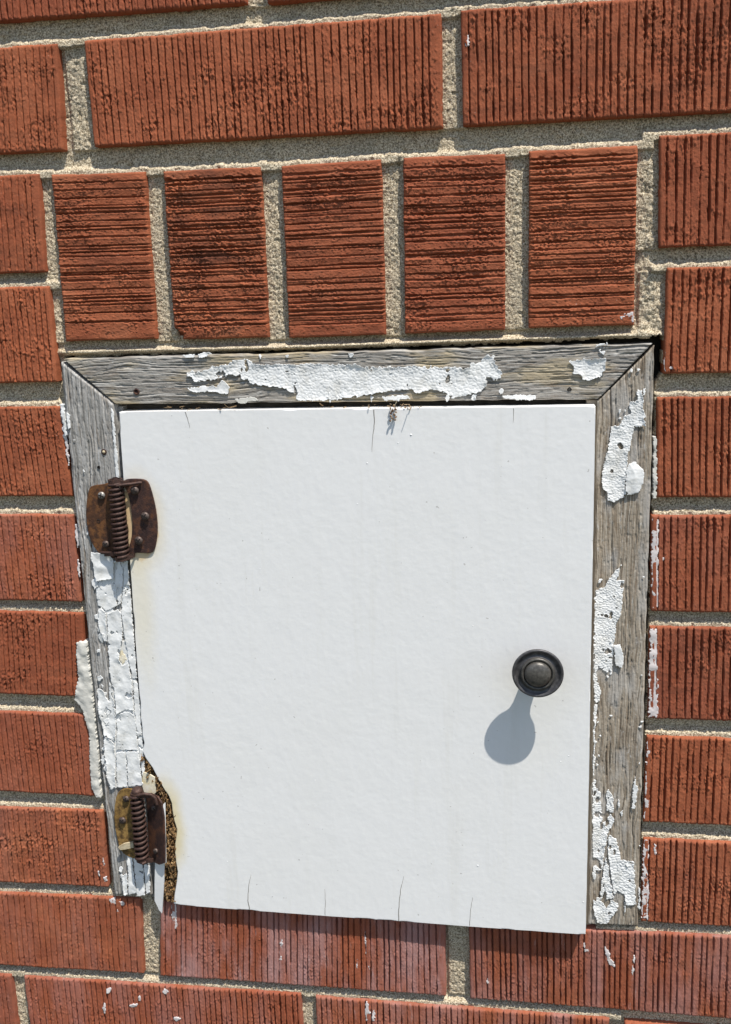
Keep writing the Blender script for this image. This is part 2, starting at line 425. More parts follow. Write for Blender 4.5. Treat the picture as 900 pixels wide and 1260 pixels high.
def brick_heights(s, t, L, H, mode, seed, fine=True, coarse=0.75):
    """S along width, T down from the top; returns relief in mm and outline shifts"""
    S, T = np.meshgrid(s, t)
    r = np.random.default_rng(seed)
    h = 0.28 * N2(S / 28, T / 28, seed) + 0.10 * N2(S / 6, T / 6, seed + 1)
    if mode == 'h': A, B, LA, LB = T, S, H, L        # A across the grooves, B along them
    else: A, B, LA, LB = S, T, L, H
    a1 = t if mode == 'h' else s
    torn = 0.18 + 0.72 * sst(0.0, 0.85, fbm(A / 17, B / 15, seed + 5, 2) + (0.12 if mode == 'v' else 0.30))
    g = 3.6 if mode == 'v' else r.uniform(4.2, 5.6)
    torn = torn * coarse
    gp = []
    while g < LA - (2.6 if mode == 'v' else r.uniform(3.2, 6.5)):
        gp.append(g); g += 3.95 * r.uniform(0.78, 1.22) if mode == 'v' else 3.0 * r.choice([r.uniform(.42, .8), r.uniform(.7, 1.15), r.uniform(1.0, 1.75)])
    edges = [0] + gp + [LA]
    for i in range(len(edges) - 1):                  # each land sits a little higher or lower, a little tipped
        j0, j1 = np.searchsorted(a1, edges[i]), np.searchsorted(a1, edges[i + 1])
        sl = (slice(j0, j1), slice(None)) if mode == 'h' else (slice(None), slice(j0, j1))
        x = (A[sl] - edges[i]) / max(0.1, edges[i + 1] - edges[i])
        off = r.uniform(-0.12, 0.12) if mode == 'v' else r.uniform(-.38, .25); tip = r.uniform(-0.18, 0.18) if mode == 'v' else r.uniform(-0.6, 0.35)
        if i in (0, len(edges) - 2): off = 0.1; tip = 0
        h[sl] += off + tip * (x - 0.5) + (0.12 if mode == 'v' else .24) * N2(B[sl] / (5.5 if mode == 'v' else 9), x * 1.5 + i * 7, seed)
    for i, g in enumerate(gp):
        j0, j1 = np.searchsorted(a1, g - 2.2), np.searchsorted(a1, g + 2.2)
        sl = (slice(j0, j1), slice(None)) if mode == 'h' else (slice(None), slice(j0, j1))
        a, b, tr = A[sl], B[sl], torn[sl]
        wob = 0.22 * N2(b / 22, b * 0 + i, seed) + (0.10 + 0.20 * tr) * N2(b / 1.0, b * 0 + i * 3, seed + 2) + 0.16 * tr * N2(b / 2.0, b * 0 + i * 3, seed + 22)
        wd = (0.39 if mode == 'v' else 0.36) + 0.14 * N2(b / 9, b * 0 + i * 5, seed + 3) + 0.6 * tr * np.maximum(0, N2(b / 1.3, b * 0 + i * 9, seed + 4))
        wd *= r.uniform(0.8, 1.25) * (1.0 if mode == 'v' else 1.1)
        dep = (0.35 + 0.65 * sst(0.2, 3.2, np.minimum(b, LB - b))) * (r.uniform(2.0, 3.5) if mode == 'v' else r.uniform(1.0, 2.4)) * (0.35 + 0.65 * sst(-0.65, -0.25, N2(b / 11, b * 0 + i * 13, seed + 6)))
        x = (a - g - wob) / np.maximum(wd, 0.18)
        h[sl] -= dep * np.exp(-np.abs(x) ** 5)
        # dragged lips along the groove
        h[sl] += (0.10 + 0.75 * tr * np.maximum(0, N2(b / 0.9, b * 0 + i * 17, seed + 8))) * np.exp(-((np.abs(x) - 1.7) / 0.7) ** 2)
    if fine:
        cr = np.maximum(0, N2(A / 0.72, B / 0.85, seed + 9) - 0.42)
        h += (0.55 * coarse + 1.5 * torn) * cr
        h -= 0.7 * torn * np.maximum(0, N2(A / 0.8, B / 1.3, seed + 10) - 0.35)
        h -= 0.35 * np.maximum(0, N2(A / 0.8, B / 0.9, seed + 15) - 0.55)
        h += 0.09 * N2(A / 0.5, B / 0.5, seed + 11)
        wn_ = sst(0.35, 0.75, N2(A / 9, B / 6, seed + 12))           # worn bald spots, torn cavities
        h -= 0.45 * wn_ * np.abs(N2(A / 1.4, B / 1.4, seed + 13)) * torn
    d = np.minimum(np.minimum(S, L - S), np.minimum(T, H - T))
    chip = 0.45 + 0.35 * N2(S / 4, T / 4, seed + 14)
    flat = sst(1.2, 3.4, np.minimum(S, L - S) if mode == 'v' else np.minimum(T, H - T))
    h = np.where(h > 0, h * (0.25 + 0.75 * flat), h * (0.5 + 0.5 * flat))
    h -= 0.9 * np.clip(1 - d / (0.8 + chip), 0, 1) ** 2
    return S, T, h

BRICKS = []     # world corner lists, used by the mortar
def brick(TL, TR, BR, BL, mode, seed, d0=0.0, bloom=0.0, soot=0.0, coarse=None, worldpts=None, chipBL=False):
    c = worldpts if worldpts is not None else [W(*p) for p in (TL, TR, BR, BL)]
    c = [np.array(p, float) for p in c]
    BRICKS.append(c)
    L = (np.linalg.norm(c[1] - c[0]) + np.linalg.norm(c[2] - c[3])) / 2
    H = (np.linalg.norm(c[3] - c[0]) + np.linalg.norm(c[2] - c[1])) / 2
    lo, hi = -98 - c[0][0], 410 - c[0][0]
    if mode == 'v': s = spaced(0, L, lo, hi, 0.39, 1.3); t = np.linspace(0, H, int(H / 0.66))
    else: s = spaced(0, L, lo, hi, 0.55, 2.5); t = np.linspace(0, H, int(H / 0.34))
    if coarse is None: coarse = [.95, .75, 1.15, .85, 1.05][seed % 5]
    S, T, h = brick_heights(s, t, L, H, mode, seed, coarse=coarse)
    u, v = S / L, T / H
    X = (c[0][0] * (1 - u) + c[1][0] * u) * (1 - v) + (c[3][0] * (1 - u) + c[2][0] * u) * v
    Z = (c[0][1] * (1 - u) + c[1][1] * u) * (1 - v) + (c[3][1] * (1 - u) + c[2][1] * u) * v
    for arr, dist, sg, q in ((X, S, 1, T), (X, L - S, -1, T), (Z, T, -1, S), (Z, H - T, 1, S)):
        arr += sg * np.exp(-dist / 1.6) * (0.28 * N2(q / 9, q * 0 + sg, seed + 20) + 0.35 * np.maximum(0, N2(q / 2.4, q * 0 + sg, seed + 21) - 0.15))
    if chipBL:
        k = np.exp(-((S / 6.0) ** 2 + ((H - T) / 7.5) ** 2)); h = h - 6 * sst(0.35, 0.7, k + 0.12 * N2(S / 1.5, T / 1.5, seed))
    V, F = grid_solid(X, Z, h + d0, -14.0)
    o = mesh_np('brick', V, F, M_BRICK, wall)
    o['bloom'] = float(bloom); o['soot'] = float(soot if soot else [0, .22, .08, .3, 0, .15][seed % 6])
    return o

Lf = lambda p, L, z: np.array([p[0] - L, z])
Rt = lambda p, L, z: np.array([p[0] + L, z])
def brick_left(yt, yb, TR, BR, L, seed, **k):        # runs out of the frame on the left
    a, b = W(*TR), W(*BR)
    return brick(0, 0, 0, 0, 'v', seed, worldpts=[Lf(a, L, W(0, yt)[1]), a, b, Lf(b, L, W(0, yb)[1])], **k)
def brick_right(TL, BL, yt, yb, L, seed, **k):       # runs out of the frame on the right
    a, b = W(*TL), W(*BL)
    return brick(0, 0, 0, 0, 'v', seed, worldpts=[a, Rt(a, L, W(900, yt)[1]), Rt(b, L, W(900, yb)[1]), b], **k)

# course A (cut by the top of the picture)
a0 = W(303, 4); a1 = W(329, 3)
brick(0, 0, 0, 0, 'v', 11, worldpts=[(a0[0] - 193, W(0, 27)[1] + 57), (a0[0] - .5, a0[1] + 57), a0, (a0[0] - 193, W(0, 27)[1] + .6)])
brick(0, 0, 0, 0, 'v', 12, worldpts=[(a1[0], a1[1] + 57), (a1[0] + 193, a1[1] + 57), (a1[0] + 193, a1[1]), a1])
# course B
brick_left(56, 188, (70, 53), (78, 185), 192, 13)
brick((103, 50), (543, 16), (545, 157), (116, 181), 'v', 14, 0.2)
B3 = brick_right((567, 12), (570, 155), -8, 137, 193, 15, d0=0.1)
# left column of courses
LC = [(212, 335, (47, 214), (56, 335), 190), (353, 472, (60, 352), (71, 470), 92), (500, 610, (74, 500), (89, 611), 190), (633, 738, (90, 633), (100, 741), 92),
      (753, 853, (102, 754), (106, 858), 190), (876, 974, (107, 879), (117, 980), 92), (996, 1088, (126, 998), (133, 1092), 190)]
LEFT = [brick_left(yt, yb, tr, br, L, 21 + i, d0=[0, .3, -.1, .2, 0, .1, .2][i], bloom=[0, 0, 0, .25, 0, .1, .15][i]) for i, (yt, yb, tr, br, L) in enumerate(LC)]
RC = [((812, 167), (811, 305), 162, 302, 190), ((821, 330), (817, 460), 327, 459, 92), ((809, 489), (809, 612), 487.6, 612.6, 190), ((802, 634.5), (801, 752), 633, 755, 92),
      ((799.5, 771), (798, 884.5), 772.6, 887, 190), ((796, 906), (792, 1012), 909.5, 1016, 92), ((792, 1032), (789, 1134.5), 1037, 1141.7, 190)]
RIGHT = [brick_right(tl, bl, yt, yb, L, 41 + i, d0=[.1, .6, .2, .3, 0, .2, .1][i], bloom=[0, 0, 0, .1, .1, 0, .1][i]) for i, (tl, bl, yt, yb, L) in enumerate(RC)]
# rowlock course over the hatch
ROW = [((63, 215), (178, 211), (192, 417), (81, 420)), ((201, 211), (320, 205), (331, 415), (215, 418)), ((346, 204), (469, 196), (475, 412), (356, 416)),
       ((496, 194), (622, 189), (622, 406), (498.5, 411)), ((651, 186), (785, 179), (780, 400), (651, 404))]
for i, q in enumerate(ROW):
    brick(*q, 'h', 61 + i, 0.1 * (i % 3), soot=[.25, .6, .3, 0.1, 0.05][i], chipBL=(i == 1))
S5 = [o for o in wall.children if o.name.startswith('brick')][-1]
# course J and K below the hatch
J1 = brick_left(1102, 1190, (172, 1106), (177, 1199), 192, 71, bloom=.2, coarse=.6)
J2 = brick((197, 1108), (548, 1138), (549, 1226), (197, 1201), 'v', 72, 0.2, bloom=.9, coarse=.6)
J3 = brick_right((577, 1138), (579, 1229), 1152, 1254.5, 190, 73, d0=0.1, coarse=.6, bloom=.55)
k0 = W(13, 1201)
brick(0, 0, 0, 0, 'v', 81, worldpts=[(k0[0] - 190, k0[1]), k0, (k0[0], k0[1] - 57), (k0[0] - 190, k0[1] - 57)], bloom=.2)
ka, kb = W(29, 1202), W(370, 1224)
K2 = brick(0, 0, 0, 0, 'v', 82, worldpts=[ka, kb, (kb[0], kb[1] - 57), (ka[0], ka[1] - 57)], bloom=.35, coarse=.6)
kc, kd = W(388, 1227), W(760, 1256)
K3 = brick(0, 0, 0, 0, 'v', 83, worldpts=[kc, (kc[0] + 192, kd[1] + .5), (kc[0] + 192, kd[1] - 56), (kc[0], kc[1] - 57)], bloom=.6, coarse=.6)
NEAR = list(BRICKS)

# the wall carries on beyond the picture: plainer bricks that share two meshes
def far_mesh(L, seed):
    s = np.linspace(0, L, int(L / 1.1)); t = np.linspace(0, 57, 30)
    S, T, h = brick_heights(s, t, L, 57, 'v', seed, fine=False)
    V, F = grid_solid(S, -T, h, -14.0)
    o = mesh_np('brick', V - np.array([L / 2, 0, -28.5]), F, M_BRICK, wall, center=False)
    return o
rows = {k: [1e9, -1e9] for k in range(-6, 14)}
for c in NEAR:
    zc = np.mean([p[1] for p in c]); k = int(round((-zc - 28.5) / 67.0))
    if abs(c[0][1] - c[3][1]) > 75: continue
    if k in rows:
        rows[k][0] = min(rows[k][0], min(p[0] for p in c)); rows[k][1] = max(rows[k][1], max(p[0] for p in c))
far_spots = []
for k, (x0, x1) in rows.items():
    z = -67.0 * k - 28.5
    if x0 > x1:
        off = 100 if k % 2 else 0
        far_spots += [(x, z) for x in np.arange(-660 + off, 1000, 200)]
    else:
        far_spots += [(x, z) for x in np.arange(x0 - 105, -600, -200)] + [(x, z) for x in np.arange(x1 + 105, 940, 200)]
proto = far_mesh(190, 91)
wl = worldloc(wall)
for i, (x, z) in enumerate(far_spots):
    o = proto if i == 0 else proto.copy()
    if i: C.objects.link(o); o.parent = wall
    o.location = Vector((x * .001, 0.0002 * (i % 4), z * .001)) - wl
    o.rotation_euler = (0, math.pi if i % 3 == 1 else 0, 0)
    o['bloom'] = 0.1 * (i % 3); o['soot'] = 0.0

# ------------------------------------------------------------------ mortar
OPEN_PX = [(76, 437), (100, 441), (125, 437.5), (240, 434.5), (350, 431.5), (560, 424.5), (795, 415.5), (813, 410), (818, 420), (818, 462), (808, 470), (806, 600), (800, 760), (797, 890), (791, 1020), (787, 1143),
           (726, 1146), (400, 1128), (190, 1112), (183, 1104), (139, 1104), (128, 1000), (112, 890), (103, 745), (92, 615), (80, 500), (73, 450)]
OPENW = [W(*p) for p in OPEN_PX]
def mortar():
    st = 0.6
    x = np.arange(-112, 426, st); z = np.arange(100, -592, -st)
    X, Z = np.meshgrid(x, z)
    h = np.full(X.shape, -6.6); sl_ = np.zeros(X.shape); LED = np.zeros(X.shape); HED = np.zeros(X.shape)
    h += 0.35 * N2(X / 14, Z / 14, 3) + 0.22 * N2(X / 4, Z / 4, 4)
    inside = np.zeros(X.shape, bool)
    for c in NEAR:
        bx0, bx1 = min(p[0] for p in c) - 16, max(p[0] for p in c) + 8
        bz0, bz1 = min(p[1] for p in c) - 8, max(p[1] for p in c) + 8
        i0, i1 = np.searchsorted(-z, -bz1), np.searchsorted(-z, -bz0); j0, j1 = np.searchsorted(x, bx0), np.searchsorted(x, bx1)
        if i1 <= i0 or j1 <= j0: continue
        xx, zz = X[i0:i1, j0:j1], Z[i0:i1, j0:j1]
        # shrunken polygon hidden under the brick
        m = np.mean(c, 0); q = [p + (m - p) / np.linalg.norm(m - p) * 2.2 for p in c]
        inside[i0:i1, j0:j1] |= inpoly(xx, zz, q)
        t = np.clip((xx - c[0][0]) / (c[1][0] - c[0][0]), 0, 1)
        ztop = c[0][1] * (1 - t) + c[1][1] * t
        within = (xx > c[0][0] - 8.5) & (xx < c[1][0] + 8.5)
        up = zz - ztop                                             # above the brick's top edge: mortar slumps outward
        led_ = np.where(within & (up > -2) & (up < 6), 4.3 * sst(4.6, 1.4, up + 0.7 * N2(xx / 5, zz / 9, 51) + .35 * N2(xx / 1.3, zz / 1.3, 52)), 0)
        LED[i0:i1, j0:j1] = np.maximum(LED[i0:i1, j0:j1], led_)
        sl_[i0:i1, j0:j1] += np.where(within & (up > -1) & (up < 5.5), np.exp(-np.maximum(up - 1, 0) / 2.2), 0)
        tz = np.clip((zz - c[0][1]) / (c[3][1] - c[0][1]), 0, 1)
        xl = c[0][0] * (1 - tz) + c[3][0] * tz
        lf = xl - xx                                               # left of the brick: the joint is hollow
        zin = (zz < c[0][1] - 1) & (zz > c[3][1] - 1)
        HED[i0:i1, j0:j1] = np.maximum(HED[i0:i1, j0:j1], np.where(zin & (lf > -1) & (lf < 14), 1.9, 0))
    h = h + np.maximum(LED, HED)
    # thick rough mortar right of the rowlock course and at its left
    for px, py, rx, rz, a in ((800, 250, 6, 30, 1.2), (800, 365, 9, 28, 2.2), (790, 405, 8, 5, 2.4), (815, 395, 4, 10, 1.2), (60, 400, 5, 22, 1.2), (85, 480, 6, 8, 1.3), (85, 430, 12, 4, .8),
                              (215, 408, 5, 6, 1.4), (90, 170, 5, 8, 1.2), (345, 408, 4, 6, .8), (800, 478, 6, 4, 1.0), (200, 430.5, 60, 1.5, 4.8), (345, 428, 60, 1.5, 4.8), (105, 434, 16, 1.7, 4.2), (80, 615, 5, 3, .8), (490, 422.5, 60, 1.5, 4.8), (640, 417, 60, 1.5, 4.8), (770, 412.5, 16, 1.6, 4.4)):
        w = W(px, py); h += a * np.exp(-((X - w[0]) / rx) ** 2 - ((Z - w[1]) / rz) ** 2) * ((0.8 + 0.30 * fbm((.8 * X + .6 * Z) / 4.2, (.8 * Z - .6 * X) / 4.2, 31, 3)) if rz > 4 else (0.95 + .12 * N2(X / 5, Z / 5, 31)))
    q_ = 1 - 0.75 * np.clip(sl_, 0, 1); h += q_ * (0.30 * N2(X / 1.15, Z / 1.15, 5) + 0.26 * N2(X / 0.62, Z / 0.62, 6)) + 0.35 * q_ * np.maximum(0, N2(X / 1.7, Z / 1.7, 7) - .2)
    h -= 0.9 * sst(0.68, 0.85, N2(X / 2.1, Z / 2.1, 8))
    h = np.minimum(h, -0.2)
    e = 1.1 * N2(X / 2.3, Z / 2.3, 9)
    inside |= inpoly(X + e, Z + 0.8 * N2(X / 2.3, Z / 2.3, 10), OPENW)
    V = np.stack([X, -h, Z], -1).reshape(-1, 3); F = grid_faces(*X.shape)
    keep = ~inside.ravel()[F].all(1)
    V, F, _ = prune(V, F, keep, back=-16.0)
    mesh_np('mortar', V, F, M_MORTAR, wall)
mortar()
def box(bm, x0, x1, y0, y1, z0, z1):
    vs = [bm.verts.new(p) for p in ((x0, y0, z0), (x1, y0, z0), (x1, y1, z0), (x0, y1, z0), (x0, y0, z1), (x1, y0, z1), (x1, y1, z1), (x0, y1, z1))]
    for f in ((0, 1, 2, 3), (4, 7, 6, 5), (0, 4, 5, 1), (1, 5, 6, 2), (2, 6, 7, 3), (3, 7, 4, 0)): bm.faces.new([vs[i] for i in f])
bm = bmesh.new()
box(bm, -760, -111, 2.6, 24, -900, 480); box(bm, 425, 1100, 2.6, 24, -900, 480)
box(bm, -110.9, 424.9, 2.6, 24, 99, 480); box(bm, -110.9, 424.9, 2.6, 24, -900, -590)
bm_obj('mortar', bm, M_MORTAR, wall)
bm = bmesh.new(); box(bm, -760, 1100, 24.5, 120, -900, 480)
bm_obj('wall_core', bm, M_BACK, wall)

# ------------------------------------------------------------------ thin crusts: peeling paint, caulk, splashes
def crust(name, px, d0, th, mat, parent, curl=0.0, cell=0.0, crk=0.2, rag=0.55, st=0.33, worn=0.0, tilt=(0, 0), seed=0, wave=0.12, back=None, dome=0.0):
    """outline in photo pixels on the plane at depth d0; a layer th thick, edges lifting by curl"""
    fd = d0 if callable(d0) else (lambda X, Z, d=d0: d + 0 * X)
    c0 = np.mean(np.array(px, float), 0)
    dd = d0 if not callable(d0) else float(d0(*W(*c0, 2.0)))
    poly = [W(p[0], p[1], dd + th) for p in px]
    P = np.array(poly); lo = P.min(0) - 1.2; hi = P.max(0) + 1.2
    x = np.arange(lo[0], hi[0], st); z = np.arange(hi[1], lo[1], -st)
    X, Z = np.meshgrid(x, z); seed = seed or int(abs(P.sum() * 13)) % 97
    X_, Z_ = .83 * X + .56 * Z, .83 * Z - .56 * X
    Xr = X + rag * N2(X_ / 1.5, Z_ / 1.5, seed) + 0.5 * rag * N2(X_ / .7, Z_ / .7, seed + 1)
    Zr = Z + rag * N2(X_ / 1.5, Z_ / 1.5, seed + 2) + 0.5 * rag * N2(X_ / .7, Z_ / .7, seed + 3)
    ins = inpoly(Xr, Zr, poly)
    if worn: ins &= (fbm(X / 5.5, Z / 7.5, seed + 40) < 1.0 - worn) & (N2(X / 1.7, Z / 2.2, seed + 41) < 0.95 - .4 * worn)
    dist = distpoly(Xr, Zr, poly)
    base = fd(X, Z)
    h = base + th + wave * N2(X / 4, Z / 4, seed + 4) + 0.05 * N2(X / 1.1, Z / 1.1, seed + 5)
    m = P.mean(0); h = h + tilt[0] * (X - m[0]) + tilt[1] * (Z - m[1])
    if curl: h = h + curl * np.exp(-dist / 1.6) * (0.55 + 0.6 * N2(X / 5, Z / 5, seed + 6))
    if dome: h = h + dome * np.sqrt(np.clip(dist / 6.0, 0, 1))
    if cell:
        wr, cid = worley(X / cell + .3 * N2(X / 2, Z / 2, 1), Z / (cell * 0.8) + .3 * N2(X / 2, Z / 2, 2), seed)
        h = h + (0.03 + 0.2 * crk) * cid - crk * np.exp(-(wr / 0.14) ** 2) + 0.10 * sst(.1, .5, wr)
    V = np.stack([X, -h, Z], -1).reshape(-1, 3); F = grid_faces(*X.shape)
    keep = ins.ravel()[F].sum(1) >= 3
    if keep.sum() < 4: return None
    # curled edges stand clear of the wood: the rim is a thin edge, not a wall down to the wood
    V, F, _ = prune(V, F, keep, back=None)
    E = np.concatenate([F[:, [i, (i + 1) % 4]] for i in range(4)])
    key = np.sort(E, 1); code = key[:, 0].astype(np.int64) * (len(V) + 1) + key[:, 1]
    _, idx, cnt = np.unique(code, return_index=True, return_counts=True); Bd = E[idx[cnt == 1]]
    bv = np.unique(Bd); m2 = np.full(len(V), -1); m2[bv] = np.arange(len(bv)) + len(V)
    low = V[bv].copy()
    if back is None: low[:, 1] += max(th, 0.3) + (0 if curl else 0.35)
    else: low[:, 1] = -back
    Sk = np.stack([Bd[:, 1], Bd[:, 0], m2[Bd[:, 0]], m2[Bd[:, 1]]], 1)
    V = np.concatenate([V, low]); F = np.concatenate([F, Sk])
    return mesh_np(name, V, F, mat, parent)

# splashes of white paint and lime on bricks
def splash(b, *polys):
    for p in polys:
        a_ = np.ptp(np.array(p, float), axis=0); rg = .6 if a_.max() < 45 else .8
        crust('paint_splash', p, -0.12 if rg < .7 else -.25, 0.42, M_SPLASH, b, rag=rg, st=0.35, wave=0.35)
def dab(x, y, rx, ry, a=0): return [(x + rx * math.cos(t) * math.cos(a) - ry * math.sin(t) * math.sin(a), y + rx * math.cos(t) * math.sin(a) + ry * math.sin(t) * math.cos(a)) for t in np.linspace(0, 6.28, 9)[:-1]]
splash(B3, dab(575, 50, 3.6, 7.5))
splash(S5, [(760, 390), (772, 386), (779, 384), (780, 396), (770, 394)])
splash(LEFT[3], dab(95, 660, 2, 16, -.1), dab(97, 700, 1.6, 12, -.1))
splash(LEFT[6], dab(130, 1082, 2.6, 4), dab(128, 1060, .9, 7), dab(122, 1075, .8, 4))
splash(J1, [(134, 1106), (141, 1104), (142, 1112), (138, 1115)], [(146, 1109), (152, 1108), (153, 1114), (148, 1115)], dab(145, 1122, 1.2, 2))
splash(J2, [(211, 1113), (217, 1113), (219, 1140), (216, 1144), (213, 1140)], dab(346, 1170, 1.6, 22, .05), dab(452, 1170, 1.4, 26, -.15), dab(440, 1190, 1, 12))
splash(J3, [(744, 1165), (748, 1168), (752, 1180), (758, 1190), (753, 1190), (746, 1180)], dab(780, 1180, 1.4, 5), dab(779, 1194, 1.4, 7), dab(722, 1165, 3.5, 7), dab(601, 1208, 1.4, 4))
splash(K2, dab(134, 1219, 4, 2.4, -.8), dab(129, 1241, 1.8, 8), dab(165, 1237, 5.5, 2, -.3), dab(172, 1228, 1.3, 4), dab(204, 1220, 3.5, 3), dab(218, 1254, 5, 2.5))
splash(K3, dab(452, 1245, 3, 12), dab(460, 1250, 2, 8))
splash(RIGHT[3], [(804, 637), (811, 640), (810, 690), (812, 745), (803, 750), (802, 690)], dab(815, 688, 5, 2, -.5))
splash(RIGHT[4], [(800, 773), (809, 774), (811, 800), (809, 882), (799, 883), (799, 830)])
splash(RIGHT[5], [(797, 910), (801, 912), (799, 960), (797, 1009), (793, 1009), (795, 960)])
splash(RIGHT[6], [(792, 1034), (799, 1034), (797, 1060), (799, 1100), (797, 1131), (790, 1131)], dab(806, 1045, 1.6, 8))
splash(RIGHT[1], dab(819, 445, 1.6, 14), dab(826, 452, 4, 1.4))
splash(LEFT[2], [(76, 502), (79, 520), (83, 536), (86, 575), (84, 575), (79, 540), (74, 505)])

# ------------------------------------------------------------------ wooden frame
frame = thing('door_frame', 'weathered grey wooden frame with peeling white paint set into red brick', 'door frame', (172, -2, -464))
def board(name, q, depth, mat, axis, seed, parent=frame, warp=0.0, thick=20, rot=0.0):
    """q: TL, TR, BR, BL photo pixels; depth(X,Z); grain along axis 'x' or 'z'"""
    c = [W(p[0], p[1], p[2]) for p in q]
    L = np.linalg.norm(c[1] - c[0]); L2 = np.linalg.norm(c[2] - c[3]); H = np.linalg.norm(c[3] - c[0])
    st = 0.46
    nu = int(max(L, L2) / (st if axis == 'z' else .6)); nv = int(max(H, np.linalg.norm(c[2] - c[1])) / (st if axis == 'x' else .6))
    u, v = np.meshgrid(np.linspace(0, 1, nu), np.linspace(0, 1, nv))
    X = (c[0][0] * (1 - u) + c[1][0] * u) * (1 - v) + (c[3][0] * (1 - u) + c[2][0] * u) * v
    Z = (c[0][1] * (1 - u) + c[1][1] * u) * (1 - v) + (c[3][1] * (1 - u) + c[2][1] * u) * v
    if axis == 'x': G = X; A = Z - (Z[0:1] + Z[-1:]) / 2
    else: G = -Z; A = X - (X[:, 0:1] + X[:, -1:]) / 2
    Aw = A + warp * fbm(G / 42, A / 16, seed, 2) + 0.5 * N2(G / 12, A / 5, seed + 1)
    h = depth(X, Z)
    h = h + 0.06 * N2(G / 55, Aw / 3.2, seed + 2) + 0.08 * N2(G / 34, Aw / 0.95, seed + 3) + 0.12 * N2(G / 12, Aw / 0.62, seed + 4) + 0.08 * N2(G / 3.5, Aw / 0.6, seed + 17)
    h -= 0.6 * sst(0.52, 0.70, N2(G / 18, Aw / 0.55, seed + 25))
    h -= 1.1 * sst(0.48, 0.68, N2(G / 32, Aw / 0.7, seed + 5)) * sst(-.3, .3, N2(G / 22, A / 8, seed + 6))     # checks along the grain
    h -= 0.35 * sst(0.5, 0.8, N2(G / 4, Aw / 0.9, seed + 7))
    h += 0.08 * N2(X / .8, Z / .8, seed + 8)
    dU = np.minimum(u, 1 - u) * max(L, L2); dV = np.minimum(v, 1 - v) * H
    e = np.minimum(dU, dV); r = 1.1 + .6 * N2(G / 9, A / 9, seed + 9)
    h -= 1.1 * np.clip(1 - e / np.maximum(r, .4), 0, 1) ** 2
    for arr, dist, sg in ((X, u * L, 1), (X, (1 - u) * L, -1)):
        if axis == 'z': arr += sg * np.exp(-dist / 1.2) * .45 * np.maximum(-.3, N2(G / 7, G * 0, seed + 10 + sg))
    for arr, dist, sg in ((Z, v * H, -1), (Z, (1 - v) * H, 1)):
        if axis == 'x': arr += sg * np.exp(-dist / 1.2) * .5 * np.maximum(-.3, N2(G / 7, G * 0, seed + 13 + sg))
    uv = np.stack([np.pad(G, 1, mode='edge'), np.pad(Aw + seed * 31, 1, mode='edge')], -1).reshape(-1, 2)
    V, F = grid_solid(X, Z, h, -thick)
    return mesh_np(name, V, F, mat, parent, uv=uv)
dl = lambda X, Z: 2.4 + 0 * X
dt = lambda X, Z: 2.0 - 0.9 * np.clip(X / 344.0, 0, 1)
dr = lambda X, Z: 0.9 + 0 * X
rail = board('top_board', [(77, 441.5, 2), (803.5, 422.5, 1), (736.5, 491.5, 1), (141.5, 497.5, 2)], dt, M_WOOD_RAIL, 'x', 3, warp=1.5)
left = board('side_board', [(74, 444.5, 2.4), (140.3, 498, 2.4), (187, 1102, 2.4), (141, 1102, 2.4)], dl, M_WOOD_LEFT, 'z', 5, warp=0.8)
right = board('side_board', [(735.5, 494, .9), (806, 425, .9), (785, 1140, .9), (724.5, 1138, .9)], dr, M_WOOD_RIGHT, 'z', 8, warp=1.0)
# rabbet the door closes against (only seen in the gaps)
def lining(pts, d, mat):
    slab('door_stop', [W(*p, d) for p in pts], lambda x, z: d, 16, mat, frame, bevel=0.5)
lining([(139.5, 500), (151, 500), (202, 1104), (187.5, 1104)], -2.2, M_WOOD_LEFT)
lining([(140, 498), (739, 491), (739, 506), (140, 513)], -9.0, M_BACK)
lining([(722, 492), (737, 492), (726, 1138), (711, 1138)], -1.5, M_WOOD_RIGHT)

def flake(b, px, d, th=0.22, **k):
    k.setdefault('worn', 0.30); k.setdefault('wave', .2); k.setdefault('curl', 0.35); k.setdefault('cell', 2.0)
    return crust('paint_flake', px, lambda X, Z, d=d: d(X, Z) + 0.30, th, M_PAINT, b, **k)
# top board
flake(rail, [(230, 458), (238, 456), (240, 458), (254, 456), (262, 450.5), (285, 448), (289, 442), (310, 442), (311, 447.5), (360, 448), (389, 448), (438, 448), (453, 452), (506, 450), (578, 453), (579, 447),
             (591, 444.5), (597, 438), (609, 436.6), (610, 447), (618, 458.5), (616, 466), (601, 469), (593, 481), (570, 487.6), (555, 490), (544, 481), (529, 479), (518, 485), (506, 480), (483.5, 481), (465, 484),
             (431, 489), (397, 493.7), (378, 492.5), (366, 494), (363, 485), (347.5, 477.5), (324, 475), (310, 473), (306.7, 468), (298, 466), (294, 462), (276, 462), (274, 464), (260, 468), (239, 470), (236, 463.5), (230, 462)],
      dt, curl=0.95, cell=2.3, crk=0.08, worn=0.02, rag=.75)
flake(rail, [(230, 478), (251.5, 475), (267.5, 475), (273, 467), (283.5, 476), (280, 485), (253, 482), (241, 484), (232, 479.5)], dt, curl=0.8, cell=0, tilt=(0, -.06))
crust('paint_flake', [(289, 491), (314, 488.5), (319, 493), (308, 494), (296, 498)], lambda X, Z: dt(X, Z) + .3, .3, M_CAULK, rail, curl=.4)
flake(rail, [(698.6, 444.5), (710, 443), (733, 441), (745, 441.6), (746, 452), (740.5, 463), (725, 469), (717.5, 467.7), (713, 460.5), (704.5, 460), (706, 450)], dt, curl=1.5, cell=2.2, crk=0.07, worn=0)
flake(rail, [(733, 423), (748, 421.5), (749, 425), (733, 426)], dt, cell=0)
flake(rail, [(737, 431), (746, 431), (742, 438)], dt, cell=0)
